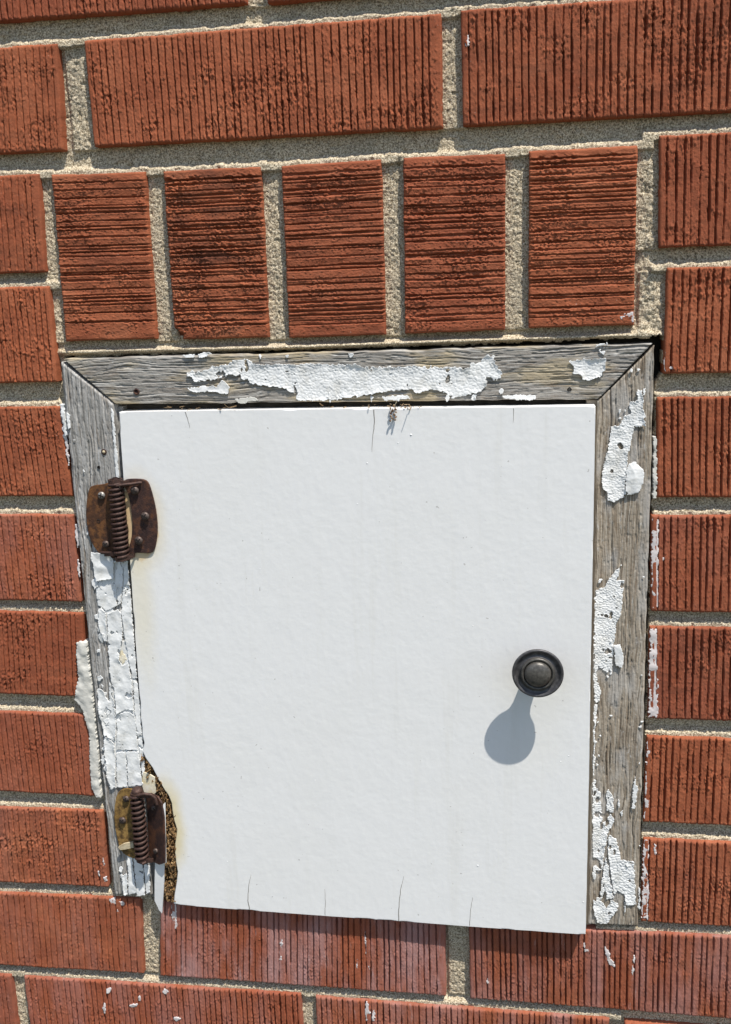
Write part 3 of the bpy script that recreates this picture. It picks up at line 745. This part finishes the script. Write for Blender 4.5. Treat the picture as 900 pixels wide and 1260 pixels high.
flake(rail, [(225, 437), (244, 436), (255, 433), (262, 435), (247, 441), (230, 440)], dt, cell=0, curl=.8)
flake(rail, [(618, 486), (640, 486), (660, 487), (658, 492), (635, 492), (620, 491)], dt, cell=0, curl=.3)
flake(rail, [(470, 488), (500, 486), (506, 491), (485, 493), (471, 493)], dt, cell=0, curl=.3)
# right board
R1 = [(784, 478.6), (791, 481), (792, 502), (795, 524), (782, 525), (780.5, 530), (775, 550), (772.5, 569), (769, 590), (770, 609), (757, 618), (748, 615.5), (746, 605), (741, 597.6), (742, 576), (747, 557), (753, 524), (766, 521), (766, 514), (774.5, 509.5), (775.7, 495), (783, 493)]
flake(right, R1, dr, curl=1.1, cell=1.7, crk=0.12, worn=0.03, rag=.7)
flake(right, [(773, 570), (782, 568.6), (792, 577), (793.6, 590.5), (787.6, 606), (771, 609.5), (769, 590)], lambda X, Z: dr(X, Z) + .5, curl=1.0, cell=0, dome=1.4, worn=0)
flake(right, [(767, 692), (768.6, 709.5), (765, 752), (759, 769), (755.5, 793), (754, 817), (753, 831), (742, 825), (736, 819), (735, 838), (741, 852), (737.6, 863), (733, 865.5), (731, 859.5), (731, 793), (732.5, 726), (742, 724), (753, 707)], dr, curl=0.3, cell=1.7)
flake(right, [(755.5, 794), (764, 793), (768, 814), (765, 822.6), (758, 819)], lambda X, Z: dr(X, Z) + .9, curl=0.5, cell=0, dome=0.6, worn=0)
flake(right, [(731, 866), (735, 867), (733, 900), (732, 955), (730, 957)], dr, cell=1.7, curl=.1)
flake(right, [(729.5, 958), (735, 959.5), (739, 974), (741, 1000), (747, 1005), (746, 981), (748, 971), (754, 978.6), (756.7, 1009.5), (748, 1026), (745, 1045), (741, 1071), (729, 1071)], dr, curl=0.4, cell=1.6)
flake(right, [(749, 1027), (759, 1033), (764, 1057), (780.5, 1059.5), (781.7, 1090.5), (783, 1113), (771, 1114), (768.6, 1107), (757, 1105), (752, 1080), (748, 1050)], dr, curl=0.6, cell=2.4)
flake(right, [(746, 1052), (751, 1082), (755, 1105), (746, 1107), (743.6, 1086), (741, 1107), (738, 1105), (742, 1072)], dr, curl=0.5, cell=1.6)
flake(right, [(729, 1107), (742, 1109.5), (746, 1119), (753, 1107), (761, 1112), (760, 1121), (751, 1131), (748, 1137), (736, 1137), (731.7, 1126)], dr, curl=0.7, cell=2.0)
flake(right, [(781, 953.6), (785, 971), (781.5, 995), (777, 995), (779, 971)], dr, curl=0.3, cell=0)
flake(right, [(786, 1085), (788, 1095), (788, 1118), (785.5, 1120)], dr, curl=0.2, cell=0)
# left board: plates of old gloss paint at different heights
def plate(px, dd, tilt=(0, 0), curl=0.25, cell=0): 
    return crust('paint_flake', px, lambda X, Z: dl(X, Z) + .25 + dd, .4, M_PAINT, left, curl=curl * 1.6, cell=cell, rag=.42, tilt=tilt, wave=.3, worn=.16)
crust('paint_flake', [(118, 690), (157, 690), (163, 760), (170, 838), (178.5, 945), (179, 967), (140, 970), (133, 955), (130, 925), (130, 900), (124, 876), (123, 850), (137, 866), (138, 838), (134, 792), (123, 768), (121, 745)],
      lambda X, Z: dl(X, Z) + .1, .25, M_PAINT, left, rag=.5, wave=.1, worn=.32)
plate([(112, 679), (136, 683), (140, 690), (140.5, 712), (118, 716), (115, 700)], 1.0, curl=.5)
plate([(117.5, 717), (138, 713.5), (144, 746), (132, 752), (120.5, 745)], 0.0, curl=0)
plate([(141, 690), (151.5, 690), (151.5, 716), (148.5, 742), (145.5, 747), (141.5, 713)], .6)
plate([(152.4, 690), (157.5, 690), (163, 760), (169, 835), (163, 835), (158.5, 812), (152.5, 778), (149.7, 752), (152.4, 716)], .35)
plate([(121, 746.5), (131.3, 753.5), (132, 790), (128, 789), (121.5, 769)], .25, curl=.6)
plate([(132, 754.5), (145.7, 749.5), (149, 754), (152, 779), (149, 795), (147, 812), (151, 820), (158, 815), (162, 836), (165, 874), (153.5, 874), (143, 879), (141, 850), (136, 836), (133, 792)], .55, curl=.35)
plate([(120, 847), (126, 848), (130, 856), (134, 864), (136, 838), (140.5, 852), (142.5, 880), (143.5, 902), (141, 912), (129, 904), (121.5, 876)], .35, curl=.9)
plate([(144, 881), (153, 875.5), (165.5, 875.5), (168, 900), (170, 923), (142.8, 923), (144.5, 902)], .5, curl=.3)
plate([(129, 905.5), (141, 913.5), (142, 930), (143, 968), (137, 972), (132, 955), (129, 925)], .3, curl=.8)
plate([(143.4, 925), (155, 925), (157, 968), (144, 969)], .45)
plate([(156, 925), (170.5, 925), (176, 966), (158, 968)], .6)
plate([(164, 837), (169.5, 837), (178, 945), (178.5, 966), (177, 966), (171, 924), (166, 876)], .2, curl=.1)
plate([(150, 1078), (157, 1073.5), (157.5, 1101), (152.5, 1100)], .3, curl=.6)
plate([(156.5, 1053), (163, 1055), (168, 1099), (158.5, 1102), (158, 1075)], .5)
plate([(164, 1056), (176, 1060), (179, 1101), (168.8, 1103)], .35)
plate([(177, 1062), (184, 1066), (185.5, 1098), (180, 1100)], .2)
plate([(136, 499), (140, 508), (143, 537), (147, 588), (142.8, 588), (140, 545)], .1, curl=.1)
plate([(81, 506), (86, 512), (88, 526), (84, 530)], -.1, curl=.1)
def scraps(b, d, region, n, seed, size=(2.0, 5.0)):
    r = np.random.default_rng(seed)
    for i in range(n):
        t = r.random(); k = int(t * (len(region) - 1)); f = t * (len(region) - 1) - k
        x0 = region[k][0] * (1 - f) + region[k + 1][0] * f; x1 = region[k][1] * (1 - f) + region[k + 1][1] * f; y = region[k][2] * (1 - f) + region[k + 1][2] * f
        cx, cy = r.uniform(x0, x1), y; w_, h_ = r.uniform(*size), r.uniform(*size) * r.uniform(1.0, 2.2)
        p = [(cx + w_ * math.cos(a) * r.uniform(.5, 1.1), cy + h_ * math.sin(a) * r.uniform(.5, 1.1)) for a in np.linspace(0, 2 * math.pi, 8)[:-1]]
        lift = r.uniform(0, .5)
        crust('paint_flake', p, lambda X, Z, l=lift: d(X, Z) + .15 + l, .2, M_PAINT, b, curl=r.uniform(.1, .9), rag=.5, tilt=(r.normal(0, .10), r.normal(0, .06)), seed=100 + i * 7 + seed)
scraps(left, dl, [(116, 124, 700), (119, 126, 760), (122, 132, 840), (123, 135, 900), (129, 138, 960)], 26, 4)
scraps(left, dl, [(86, 100, 520), (100, 108, 590), (108, 116, 690)], 5, 14, (1, 2.2))
scraps(left, dl, [(148, 156, 1068), (150, 160, 1096)], 5, 9, (1.5, 3))
scraps(right, dr, [(770, 797, 455), (765, 796, 500), (742, 760, 540)], 9, 21, (1.2, 3.2))
scraps(right, dr, [(731, 745, 700), (733, 760, 850), (730, 738, 950)], 12, 33, (1.0, 2.6))
scraps(right, dr, [(729, 760, 960), (729, 772, 1040), (730, 782, 1125)], 18, 41, (1.2, 4.0))
scraps(right, dr, [(790, 796, 700), (786, 792, 900), (783, 788, 1080)], 10, 55, (.8, 2.0))
scraps(rail, dt, [(240, 256, 440), (400, 520, 436), (600, 640, 484)], 6, 61, (1.5, 4.0))
scraps(rail, dt, [(330, 380, 489), (420, 520, 490), (560, 600, 489)], 10, 71, (1.5, 4.5))
# hollow where the paint has burst over rotten wood, old nail holes
def hole(par, px, py, d, r, mat=M_SLOT, rim=None):
    w = W(px, py, d)
    prof = [(r * 1.5, -.15), (r * 1.25, .12), (r, .18), (r * .75, -.4), (r * .3, -.7), (0, -.75)]
    V, F = lathe(prof, (w[0], -d, w[1]), (0, -1, 0), 14)
    V = V + 0.25 * np.stack([N2(V[:, 0] / .8, V[:, 2] / .8, 2), V[:, 1] * 0, N2(V[:, 0] / .8, V[:, 2] / .8, 3)], -1)
    return mesh_np('nail_hole', V, F, mat, par)
h1 = hole(left, 128, 556, 2.9, 1.2, M_RUST_DARK)
wv = W(128, 556, 2.9); V, F = lathe([(1.0, -.1), (.9, .35), (.5, .6), (0, .65)], (wv[0], -2.9, wv[1]), (0, -1, 0), 12)
mesh_np('nail_head', V, F, M_SPLINTER, left)
hole(left, 121.5, 575, 2.9, .7); hole(rail, 168, 482, 2.5, 1.3, M_RUST_DARK); hole(rail, 701, 479, 1.6, .8, M_SLOT)
crust('paint_flake', [(147.5, 795), (152, 800), (157, 812), (151, 818), (147, 812)], lambda X, Z: dl(X, Z) - .1, .4, M_YELLOW, left, cell=0, dome=.6)
# caulk between brick and frame
crust('caulk_strip', [(94, 790), (106.7, 790), (109, 811), (113, 844), (117, 891), (121, 924), (122.5, 960), (124.5, 982), (120, 981), (113, 971), (111, 944), (110, 911), (109, 902), (104, 880), (99, 869), (92, 862), (94, 844), (97, 833), (94, 804)],
      lambda X, Z: 1.0 + 0 * X, .5, M_CAULK, frame, dome=.7, wave=.5, rag=.5, back=-12)
crust('caulk_strip', [(74, 498), (79, 497), (83, 536), (80, 538), (77, 520)], lambda X, Z: .8 + 0 * X, .5, M_PAINT, frame, wave=.4, back=-8)
crust('caulk_strip', [(804, 537), (808, 538), (809, 570), (808, 614), (803, 614), (804.5, 570)], lambda X, Z: -.6 + 0 * X, .5, M_CAULK, frame, wave=.5, back=-8)

# ------------------------------------------------------------------ hatch door
XL, XR = W(146, 507, 5)[0], W(733, 500, 9.5)[0]
dd_ = lambda X, Z: 5.0 + 4.5 * (X - XL) / (XR - XL)
def WD(px, py, extra=0.0):
    """photo pixel on the (slightly open) door face"""
    d = 6.0
    for _ in range(6): d = dd_(W(px, py, d)[0], 0) + extra
    return W(px, py, d), d
door = thing('hatch_door', 'white painted square hatch door with round dark knob and rusty spring hinges', 'hatch door', (178, -7, -472))
out = [(146.5, 507), (300, 504.7), (461, 502.7), (600, 501.5), (733, 500), (730.3, 650), (727.5, 800), (724.5, 980), (721, 1150), (606, 1142), (500, 1134), (380, 1125.5), (300, 1119.5), (213, 1113),
       (214.5, 1100), (216.5, 1085), (217.3, 1060), (217.5, 1030), (215, 1008), (211, 990), (205, 972), (197, 958), (188, 945), (178, 934), (173, 865), (166.5, 780), (160.5, 690), (152.5, 590)]
dense = []
for i, p in enumerate(out):
    a, b = np.array(p), np.array(out[(i + 1) % len(out)]); n = max(1, int(np.hypot(*(b - a)) / 9))
    for k in range(n):
        q = a + (b - a) * k / n
        rough = 2.3 if (13 <= i <= 23) else 0.22
        q = q + rough * np.array([N2(q[0] / 4, q[1] / 4, 5), N2(q[0] / 4, q[1] / 4, 6)])
        dense.append(WD(*q)[0])
pc = np.array(dense); ploc = ((pc[:, 0].min() + pc[:, 0].max()) / 2, 0, (pc[:, 1].min() + pc[:, 1].max()) / 2)
M_DOOR = mat_door(ploc)
panel = slab('panel', dense, dd_, 11.5, M_DOOR, door, bevel=0.7, seg=3)
# hairline cracks in the paint at the top and bottom edges, each a ribbon on the face, the split's shade in its colour, with a lifted lip
def crack(pts, w=0.22):
    P = [WD(*p) for p in pts]; n = len(P); V = []; F = []
    fine = []
    for i in range(n - 1):
        for k in range(8): fine.append((P[i][0] * (1 - k / 8) + P[i + 1][0] * (k / 8), P[i][1] * (1 - k / 8) + P[i + 1][1] * k / 8))
    fine.append(P[-1])
    for i, (p, d) in enumerate(fine):
        ww = .62 * w * (1 - i / (len(fine) - 1)) ** .7 + 0.05; j = 0.18 * N2(i / 2.1, p[0], 4)
        V += [(p[0] + j - ww, -d - .03, p[1]), (p[0] + j + ww * .3, -d - .05, p[1]), (p[0] + j + ww, -d - .16, p[1]), (p[0] + j + ww * 2.2, -d + .05, p[1])]
        if i:
            o = i * 4
            for q in range(3): F.append((o - 4 + q, o - 3 + q, o + 1 + q, o + q))
    mesh_np('paint_crack', V, F, M_CRACK, panel)
crack([(460, 504), (461, 520), (459, 535), (458, 556)], .3); crack([(228, 507), (231, 516), (234, 527)], .25); crack([(632, 502.5), (632, 520)], .15)
crack([(307, 1119), (305, 1108), (306, 1092), (309, 1076)], .32); crack([(400, 1126), (400.5, 1110), (400, 1094)], .14)
crack([(490.5, 1133), (491, 1115), (493, 1095), (497, 1078)], .3); crack([(578, 1139), (579, 1120), (582, 1104)], .16)
# little chips and pimples in the paint
bm = bmesh.new()
for px, py, r in ((452, 570, .5), (506, 535, .7), (490, 545, .4), (588, 1065, .6), (700, 930, .4), (280, 1060, .4), (690, 937, .4), (440, 620, .35), (718, 1110, .5), (582, 770, .35), (320, 700, .3), (388, 960, .3)):
    w, d = WD(px, py)
    bmesh.ops.create_icosphere(bm, subdivisions=1, radius=r, matrix=Matrix.Translation((w[0], -d, w[1])) @ Matrix.Diagonal((1, .5, .8, 1)))
bm_obj('paint_blister', bm, M_PAINT, panel, True)['kind'] = 'stuff'

# rotten crumbling core at the lower hinge corner
def core():
    poly = [(174, 925), (182, 934), (190, 944), (199, 957), (207, 972), (213, 990), (217, 1008), (219.5, 1030), (219, 1060), (218.5, 1085), (216.5, 1100), (215.5, 1110), (206, 1109), (201, 1107), (198, 1085), (199, 1060), (199, 1010), (196, 985), (186, 968), (178, 950)]
    P = [W(*p, 3) for p in poly]; A = np.array(P); st = .30
    X, Z = np.meshgrid(np.arange(A[:, 0].min() - 1, A[:, 0].max() + 1, st), np.arange(A[:, 1].max() + 1, A[:, 1].min() - 1, -st))
    Xr = X + .9 * N2(X / 1.6, Z / 1.6, 3); Zr = Z + .9 * N2(X / 1.6, Z / 1.6, 4)
    ins = inpoly(Xr, Zr, P)
    wr, cid = worley(X / 0.95 + .4 * N2(X / 1.2, Z / 1.2, 5), Z / 2.3 + .4 * N2(X / 1.2, Z / 1.2, 6), 3)
    w2, c2 = worley(X / 2.4 + .5 * N2(X / 2, Z / 3, 15), Z / 6.0 + .4 * N2(X / 2, Z / 3, 16), 9)
    h = 3.5 + 0.5 * cid + 1.2 * c2 - 1.8 * np.exp(-(w2 / .12) ** 2) + 0.8 * N2(X / .7, Z / 1.9, 8) + 0.9 * N2(X / 4, Z / 6, 9) - 0.5 * np.exp(-(wr / .16) ** 2)
    h -= 3.5 * sst(.35, .7, N2(X / 3.2, Z / 4.5, 11))
    V = np.stack([X, -np.minimum(h, 4.9), Z], -1).reshape(-1, 3); F = grid_faces(*X.shape)
    V, F, _ = prune(V, F, ins.ravel()[F].sum(1) >= 3, back=-10)
    c = mesh_np('rotten_core', V, F, M_CORE, door, smooth=False)
    r = np.random.default_rng(5); Vs, Fs = [], []; n = 0
    for _ in range(230):                                            # loose chips and fibres
        t = r.uniform(0, 1); y = 940 + 168 * t; xa = 186 + 18 * min(1, t * 3); xb = 190 + 28 * min(1, t * 2.6)
        w = W(r.uniform(xa, xb) if t > .08 else 184, y, 4); d = r.uniform(3.6, 5.8)
        L, wd = r.uniform(.6, 2.0) * r.choice([1, 1, 2.0]), r.uniform(.12, .5); a = r.normal(1.4, .6)
        ux, uz = math.cos(a), math.sin(a)
        q = [(-L, -wd), (L, -wd * .6), (L * .8, wd), (-L * .9, wd * .7)]
        for sx, sz in q: Vs.append((w[0] + sx * ux / 2 - sz * uz, -d - .5 * r.random(), w[1] + sx * uz / 2 + sz * ux))
        for sx, sz in q: Vs.append((w[0] + sx * ux / 2 - sz * uz, -d + .5, w[1] + sx * uz / 2 + sz * ux))
        Fs += [(n, n + 1, n + 2, n + 3), (n, n + 4, n + 5, n + 1), (n + 1, n + 5, n + 6, n + 2), (n + 2, n + 6, n + 7, n + 3), (n + 3, n + 7, n + 4, n)]; n += 8
    o = mesh_np('core_chips', Vs, Fs, M_CORE, door, smooth=False); o['kind'] = 'stuff'
core()
# strip of painted facing broken away with the hinge leaf
def strip(name, px, depths, th, mat, parent):
    bm = bmesh.new(); vs = []
    for (x, y), d in zip(px, depths):
        w = W(x, y, d); vs.append(bm.verts.new((w[0], -d, w[1])))
    f = bm.faces.new(vs); r = bmesh.ops.extrude_face_region(bm, geom=[f])
    for v in vs: v.co.y += th
    return bm_obj(name, bm, mat, parent)
strip('facing_strip', [(191, 1061), (202.2, 1061), (202, 1085), (199.5, 1124), (196, 1120), (190.5, 1108), (190.5, 1085)], [5.0, 6.8, 6.9, 6.0, 5.4, 4.6, 4.8], 1.2, M_DOOR, door)
strip('facing_strip', [(176, 950), (183, 952), (191, 957), (192, 975), (186, 981), (178, 976), (175, 966)], [3.6, 4.2, 4.6, 5.0, 4.4, 3.8, 3.5], .9, M_YELLOW, door)
strip('facing_strip', [(201.0, 990), (203.2, 988), (204.4, 1062), (202.3, 1062)], [10.6, 10.6, 10.8, 10.8], 1.0, M_DOOR, door)

# knob
kc, kd = WD(652, 842)
def kp(px, py, e): 
    d = dd_(kc[0], 0) + e; return W(px, py, d), d
rimc, rimd = kp(662, 828.5, 18.0)
base_d = dd_(rimc[0], 0)
org = (rimc[0], -base_d, rimc[1])
knob_prof = [(0, -.5), (7.4, -.5), (7.6, .6), (7.0, 1.3), (5.6, 2.2), (5.0, 4.0), (4.9, 7.0), (5.3, 10.0), (6.6, 12.2), (9.5, 14.0), (12.6, 15.6), (14.1, 16.9), (14.45, 17.6), (14.45, 18.3), (14.1, 18.8), (13.5, 18.9), (12.9, 18.6), (12.3, 17.9), (11.6, 17.3), (10.6, 17.2), (9.8, 17.7), (9.1, 18.2)]
V, F = lathe(knob_prof, org, (0, -1, 0), 72)
knob = mesh_np('knob', V, F, M_KNOB, door)
V, F = lathe([(9.6, 17.5), (9.6, 18.9), (9.2, 19.6), (8.6, 19.8), (8.1, 19.5), (7.8, 18.8)], org, (0, -1, 0), 64); mesh_np('bead_ring', V, F, M_KNOB_PALE, knob)
dome = [(7.75, 18.0), (7.5, 19.4)] + [(7.4 * math.cos(a), 19.6 + 3.0 * math.sin(a)) for a in np.linspace(0.05, math.pi / 2, 9)]
V, F = lathe(dome, org, (0, -1, 0), 56); mesh_np('button', V, F, M_KNOB_PALE, knob)

# ------------------------------------------------------------------ hinges
def screw(parent, px, py, d, r=2.55, mat=M_SCREW, ang=0.4, standoff=0.9):
    w = W(px, py, d + standoff)
    prof = [(r * .55, -1.2), (r * .55, standoff - .2), (r, standoff - .15), (r * 1.0, standoff + .15), (r * .92, standoff + .6), (r * .7, standoff + 1.05), (r * .4, standoff + 1.3), (0, standoff + 1.38)]
    V, F = lathe(prof, (w[0], -d, w[1]), (0, -1, 0), 20)
    s = mesh_np('screw', V, F, mat, parent)
    bm = bmesh.new()
    top = d + standoff + 1.24
    for k in range(2):
        a = ang + k * math.pi / 2; m = Matrix.Translation((w[0], -top, w[1])) @ Matrix.Rotation(a, 4, 'Y') @ Matrix.Diagonal((r * 1.35, .44 + .02 * k, .62, 1))
        bmesh.ops.create_cube(bm, size=1.0, matrix=m)
    bm_obj('cross_slot', bm, M_SLOT, s)  # bars standing on the head; the slot's shade is put into their colour
    return s
def coil(p0, p1, turns, R, r, skew=0.0):
    p0, p1 = np.array(p0, float), np.array(p1, float); ax = p1 - p0; L = np.linalg.norm(ax); ax /= L
    a = np.cross(ax, [0, 1, 0]); a /= np.linalg.norm(a); b = np.cross(ax, a)
    n = int(turns * 22); path = []
    for i in range(n + 1):
        t = i / n; th = 2 * math.pi * turns * t
        path.append(p0 + ax * L * t + (R + .12 * N2(t * 9, 1, 2)) * (math.cos(th) * a + math.sin(th) * b) + ax * skew * math.cos(th))
    return path
def pt(px, py, d): w = W(px, py, d); return np.array([w[0], -d, w[1]])
def leaf(name, px, d, mat, parent, th=1.1):
    return slab(name, [W(*p, d) for p in px], d if callable(d) else (lambda x, z: d), th, mat, parent, bevel=.35)
def smooth_px(px, n=3):
    P = np.array(px, float)
    for _ in range(n):
        Q = np.roll(P, -1, 0); P = np.stack([.75 * P + .25 * Q, .25 * P + .75 * Q], 1).reshape(-1, 2)
    return [tuple(p) for p in P]
GH = 'rusty spring hinges'
cx = W(150, 640, 5)
up = thing('spring_hinge', 'upper rusty spring hinge with both leaves screwed flat to frame and door', 'hinge', (cx[0], -5, cx[1]), GH)
leaf('frame_leaf', smooth_px([(109, 600), (116, 597), (128, 596), (139, 592), (146, 598), (150, 640), (151, 680), (147, 688), (134, 687), (125, 684), (117, 675), (110, 662), (106.5, 645), (106, 625)], 2), 3.9, M_RUST_ORANGE, up)
leaf('door_leaf', smooth_px([(152, 590), (166, 589), (178, 590), (183, 594), (188, 610), (192, 628), (194, 648), (193, 664), (190, 678), (184, 681.5), (172, 680), (163, 681), (158, 682), (158, 676), (162, 662), (163.2, 645), (161.5, 625), (157.5, 606), (152, 598)], 2), 6.6, M_RUST_DARK, up, th=1.2)
DS = 8.6
tube_obj('spring', coil(pt(142.5, 594, DS), pt(150.5, 684.5, DS), 15.3, 3.9, 0.95), .95, M_SPRING, up, 9)
tube_obj('pin', [pt(141.8, 587.5, DS), pt(142.5, 594, DS), pt(150.8, 688, DS), pt(151.1, 690.5, DS)], [1.6, 2.0, 2.0, 1.7], M_SPRING, up, 12)
def knuckle(par, c, R, h, right, leafpt, mat):
    """rolled ear: a ring round the pin and a tongue to the leaf"""
    c = np.array(c); V, F = lathe([(R - 1.0, -h / 2), (R, -h / 2), (R, h / 2), (R - 1.0, h / 2), (R - 1.0, -h / 2)], c, (0.055, 0, -1), 24)
    o = mesh_np('knuckle', V, F, mat, par, smooth=False)
    q = np.array(leafpt); s = c + np.array([right * R * .6, -R * .45, 0]); bm = bmesh.new(); vs = []
    for t in np.linspace(0, 1, 6):
        p = s * (1 - t) + q * t; p[1] -= 1.0 * math.sin(t * math.pi)
        vs.append([bm.verts.new((p[0], p[1] + dy, p[2] + dz)) for dy, dz in ((-.5, -h / 2), (-.5, h / 2), (.5, h / 2), (.5, -h / 2))])
    for a, b in zip(vs[:-1], vs[1:]):
        for i in range(4): bm.faces.new((a[i], a[(i + 1) % 4], b[(i + 1) % 4], b[i]))
    bm.faces.new(vs[0]); bm.faces.new(vs[-1])
    bm_obj('knuckle_tongue', bm, mat, o)
knuckle(up, pt(142.2, 592, DS), 4.3, 2.6, 1, pt(160, 594, 6.4), M_SPRING)
knuckle(up, pt(150.6, 686.5, DS), 4.2, 2.6, 1, pt(166, 683, 6.4), M_SPRING)
knuckle(up, pt(149.8, 680, DS), 3.4, 2.4, -1, pt(128, 682, 3.6), M_SPRING)
def tail(par, pts, r=.9):
    P = [pt(*p) for p in pts]; Q = []
    for i in range(len(P) - 1):
        for k in range(6): Q.append(P[i] + (P[i + 1] - P[i]) * k / 6)
    Q.append(P[-1]); tube_obj('spring_tail', Q, r, M_SPRING, par, 8)
tail(up, [(143, 598, DS + 3.6), (152, 596.5, 11), (162, 595.5, 9.5), (172, 594, 8.0), (174, 594, 7.4)])
tail(up, [(149, 680, DS + 2.8), (138, 680.5, 8), (126, 680, 5.5), (125, 680, 4.6)])
screw(up, 125.2, 609.5, 3.9, 2.3, M_SCREW_PALE, .3); screw(up, 130.5, 669.5, 3.9, 2.3, M_SCREW, .9)
for x, y, a in ((166, 603.5, .2), (178.8, 635, .5), (171, 665, .8)): screw(up, x, y, 6.6, 2.6, M_SCREW, a, 1.5)
hole(up, 121.6, 641.5, 3.95, .95).name = 'screw_hole'

cx = W(170, 1015, 5)
lo = thing('spring_hinge', 'lower rusty spring hinge with ochre frame leaf and twisted torn-off door leaf', 'hinge', (cx[0], -5, cx[1]), GH)
leaf('frame_leaf', smooth_px([(143, 980), (147, 973), (155, 970), (163, 971), (170, 975), (177, 1020), (178, 1056), (166, 1057), (155, 1053), (148, 1046), (143.5, 1030), (141, 1010), (141, 994)], 2), 4.0, M_RUST_OCHRE, lo)
DL = 8.6
tube_obj('spring', coil(pt(168.3, 977, DL), pt(175.5, 1059, DL), 13.2, 3.75, 1.05), 1.05, M_SPRING, lo, 9)
tube_obj('pin', [pt(167.8, 971, DL), pt(168.5, 977, DL), pt(175.6, 1058, DL), pt(175.9, 1061, DL)], [1.7, 2.0, 2.0, 2.4], M_SPRING, lo, 12)
w = pt(168.6, 972, DL); V, F = lathe([(0, 1.6), (1.4, 1.5), (2.6, 1.0), (3.4, .2), (3.6, -.8), (3.5, -2.0), (2.0, -2.0)], w, (-.05, -.25, 1), 24); mesh_np('pin_head', V, F, M_SPRING, lo)
# door leaf, swung out of the door: its right edge stands forward, its inner face turned from the sun
bm = bmesh.new()
fr = [(180, 979, 4.2), (186, 976.5, 6.6), (193.5, 980, 9.0), (198.5, 988, 10.8), (201, 1005, 11.6), (202.3, 1035, 11.8), (202.2, 1062, 11.6), (196, 1064, 8.8), (188, 1060, 5.2), (184, 1052, 3.6), (182.5, 1020, 3.2)]
vs = [bm.verts.new(pt(*p)) for p in fr]
f = bm.faces.new(vs); r = bmesh.ops.extrude_face_region(bm, geom=[f])
for v in vs: v.co += Vector((.95, .55, 0))
bm_obj('door_leaf', bm, M_RUST_DARK, lo)
knuckle(lo, pt(168.9, 977, DL), 4.1, 2.6, 1, pt(187, 978, 10), M_SPRING)
tail(lo, [(169, 979, DL + 3.4), (178, 977, 12.2), (186, 978, 11.0), (191, 982, 10.6), (193.5, 990, 10.6)], 1.1)
knuckle(lo, pt(175.4, 1056, DL), 4.0, 2.6, 1, pt(189, 1058, 8.6), M_SPRING)
screw(lo, 155.5, 983, 4.0, 2.3, M_SCREW, .2); screw(lo, 151, 1009.5, 4.0, 2.5, M_SCREW, .7)
screw(lo, 189.5, 994, 6.9, 1.8, M_SCREW, .7, .4); screw(lo, 192, 1047, 7.2, 1.9, M_SCREW, .3, .5)

# ------------------------------------------------------------------ loose bits
spl = thing('wood_splinter', 'pale wood splinter poking out left beside the lower rusty spring', 'splinter', (*W(155, 1040, 6)[:1], -6, W(155, 1040, 6)[1]))
bm = bmesh.new(); vs = [bm.verts.new(pt(*p)) for p in [(145.5, 1042.5, 7.4), (152, 1038.5, 6.8), (163.5, 1036, 5.6), (165, 1043, 5.4), (155, 1045, 6.4), (148, 1046, 7.0)]]
f = bm.faces.new(vs); r = bmesh.ops.extrude_face_region(bm, geom=[f])
for v in vs: v.co.y += 1.3
bm_obj('splinter_sliver', bm, M_SPLINTER, spl)

cw, cd = WD(485, 512)
coc = thing('insect_cocoon', 'small dry brown cocoon hanging from the top edge of the white door', 'cocoon', (cw[0], -cd - 1.5, cw[1]))
bm = bmesh.new(); r = np.random.default_rng(3)
for i in range(16):
    t = i / 15; px, py = 484.5 + 3.4 * math.sin(i * 2.4), 500 + 17 * t
    w, d = WD(px, py); m = Matrix.Translation((w[0], -d - 1.2 - 1.6 * t * r.random(), w[1])) @ Matrix.Rotation(r.uniform(0, 3), 4, 'Y') @ Matrix.Rotation(r.uniform(0, 2), 4, 'X') @ Matrix.Diagonal((r.uniform(.4, .85), r.uniform(.4, .8), r.uniform(.6, 1.2), 1))
    bmesh.ops.create_icosphere(bm, subdivisions=1, radius=1.0, matrix=m)
bm_obj('husk', bm, M_HUSK, coc)
for pts in (((486, 500, 1.0), (487, 497, 2.5), (488.5, 494, 2.2)), ((503, 504, 1.0), (502.5, 503, 3.5), (502, 502.5, 5.0))):
    P = []
    for px, py, e in pts:
        w, d = WD(px, py, e); P.append((w[0], -d, w[1]))
    tube_obj('thread', P, .22, M_SPLINTER, coc, 5)
# dry straw and threads caught along the top gap
r = np.random.default_rng(12); VV, FF = [], []; n = 0
for i in range(48):
    px = r.choice([r.uniform(205, 300), r.uniform(395, 520), r.uniform(430, 520), r.uniform(450, 510)]); py = 503.5 - (px - 300) * .009 + r.uniform(-4.5, 1.0)
    w, d = WD(px, py); d -= r.uniform(-.5, 5.0); w = W(px, py, d)
    L = r.uniform(1.0, 4.5) if px < 330 else r.uniform(.6, 2.2); a = r.normal(0, .35); k = r.normal(0, .6)
    P = [(w[0] + L * t * math.cos(a), -d - .8 * math.sin(3 * t + i), w[1] + L * t * math.sin(a) + k * t * (1 - t) * 2) for t in np.linspace(-.5, .5, 5)]
    V, F = tube(P, r.uniform(.10, .32), 5, caps=False); VV.append(V); FF.append(F + n); n += len(V)
o = mesh_np('nest_straw', np.concatenate(VV), np.concatenate(FF), M_DEBRIS); o['kind'] = 'stuff'
o['label'] = 'dry straw and threads caught in the gap above the white door'; o['category'] = 'debris'

# ------------------------------------------------------------------ unseen ground, added for bounced light, toned dark to keep shadows deep
bm = bmesh.new()
vs = [bm.verts.new((x, y, -900)) for x, y in ((-150000, -150000), (150000, -150000), (150000, 150000), (-150000, 150000))]
bm.faces.new(vs)
g = bm_obj('ground', bm, M_GROUND); g['kind'] = 'structure'; g['label'] = 'unseen dark earth and grass at the foot of the brick wall, added for bounced light'
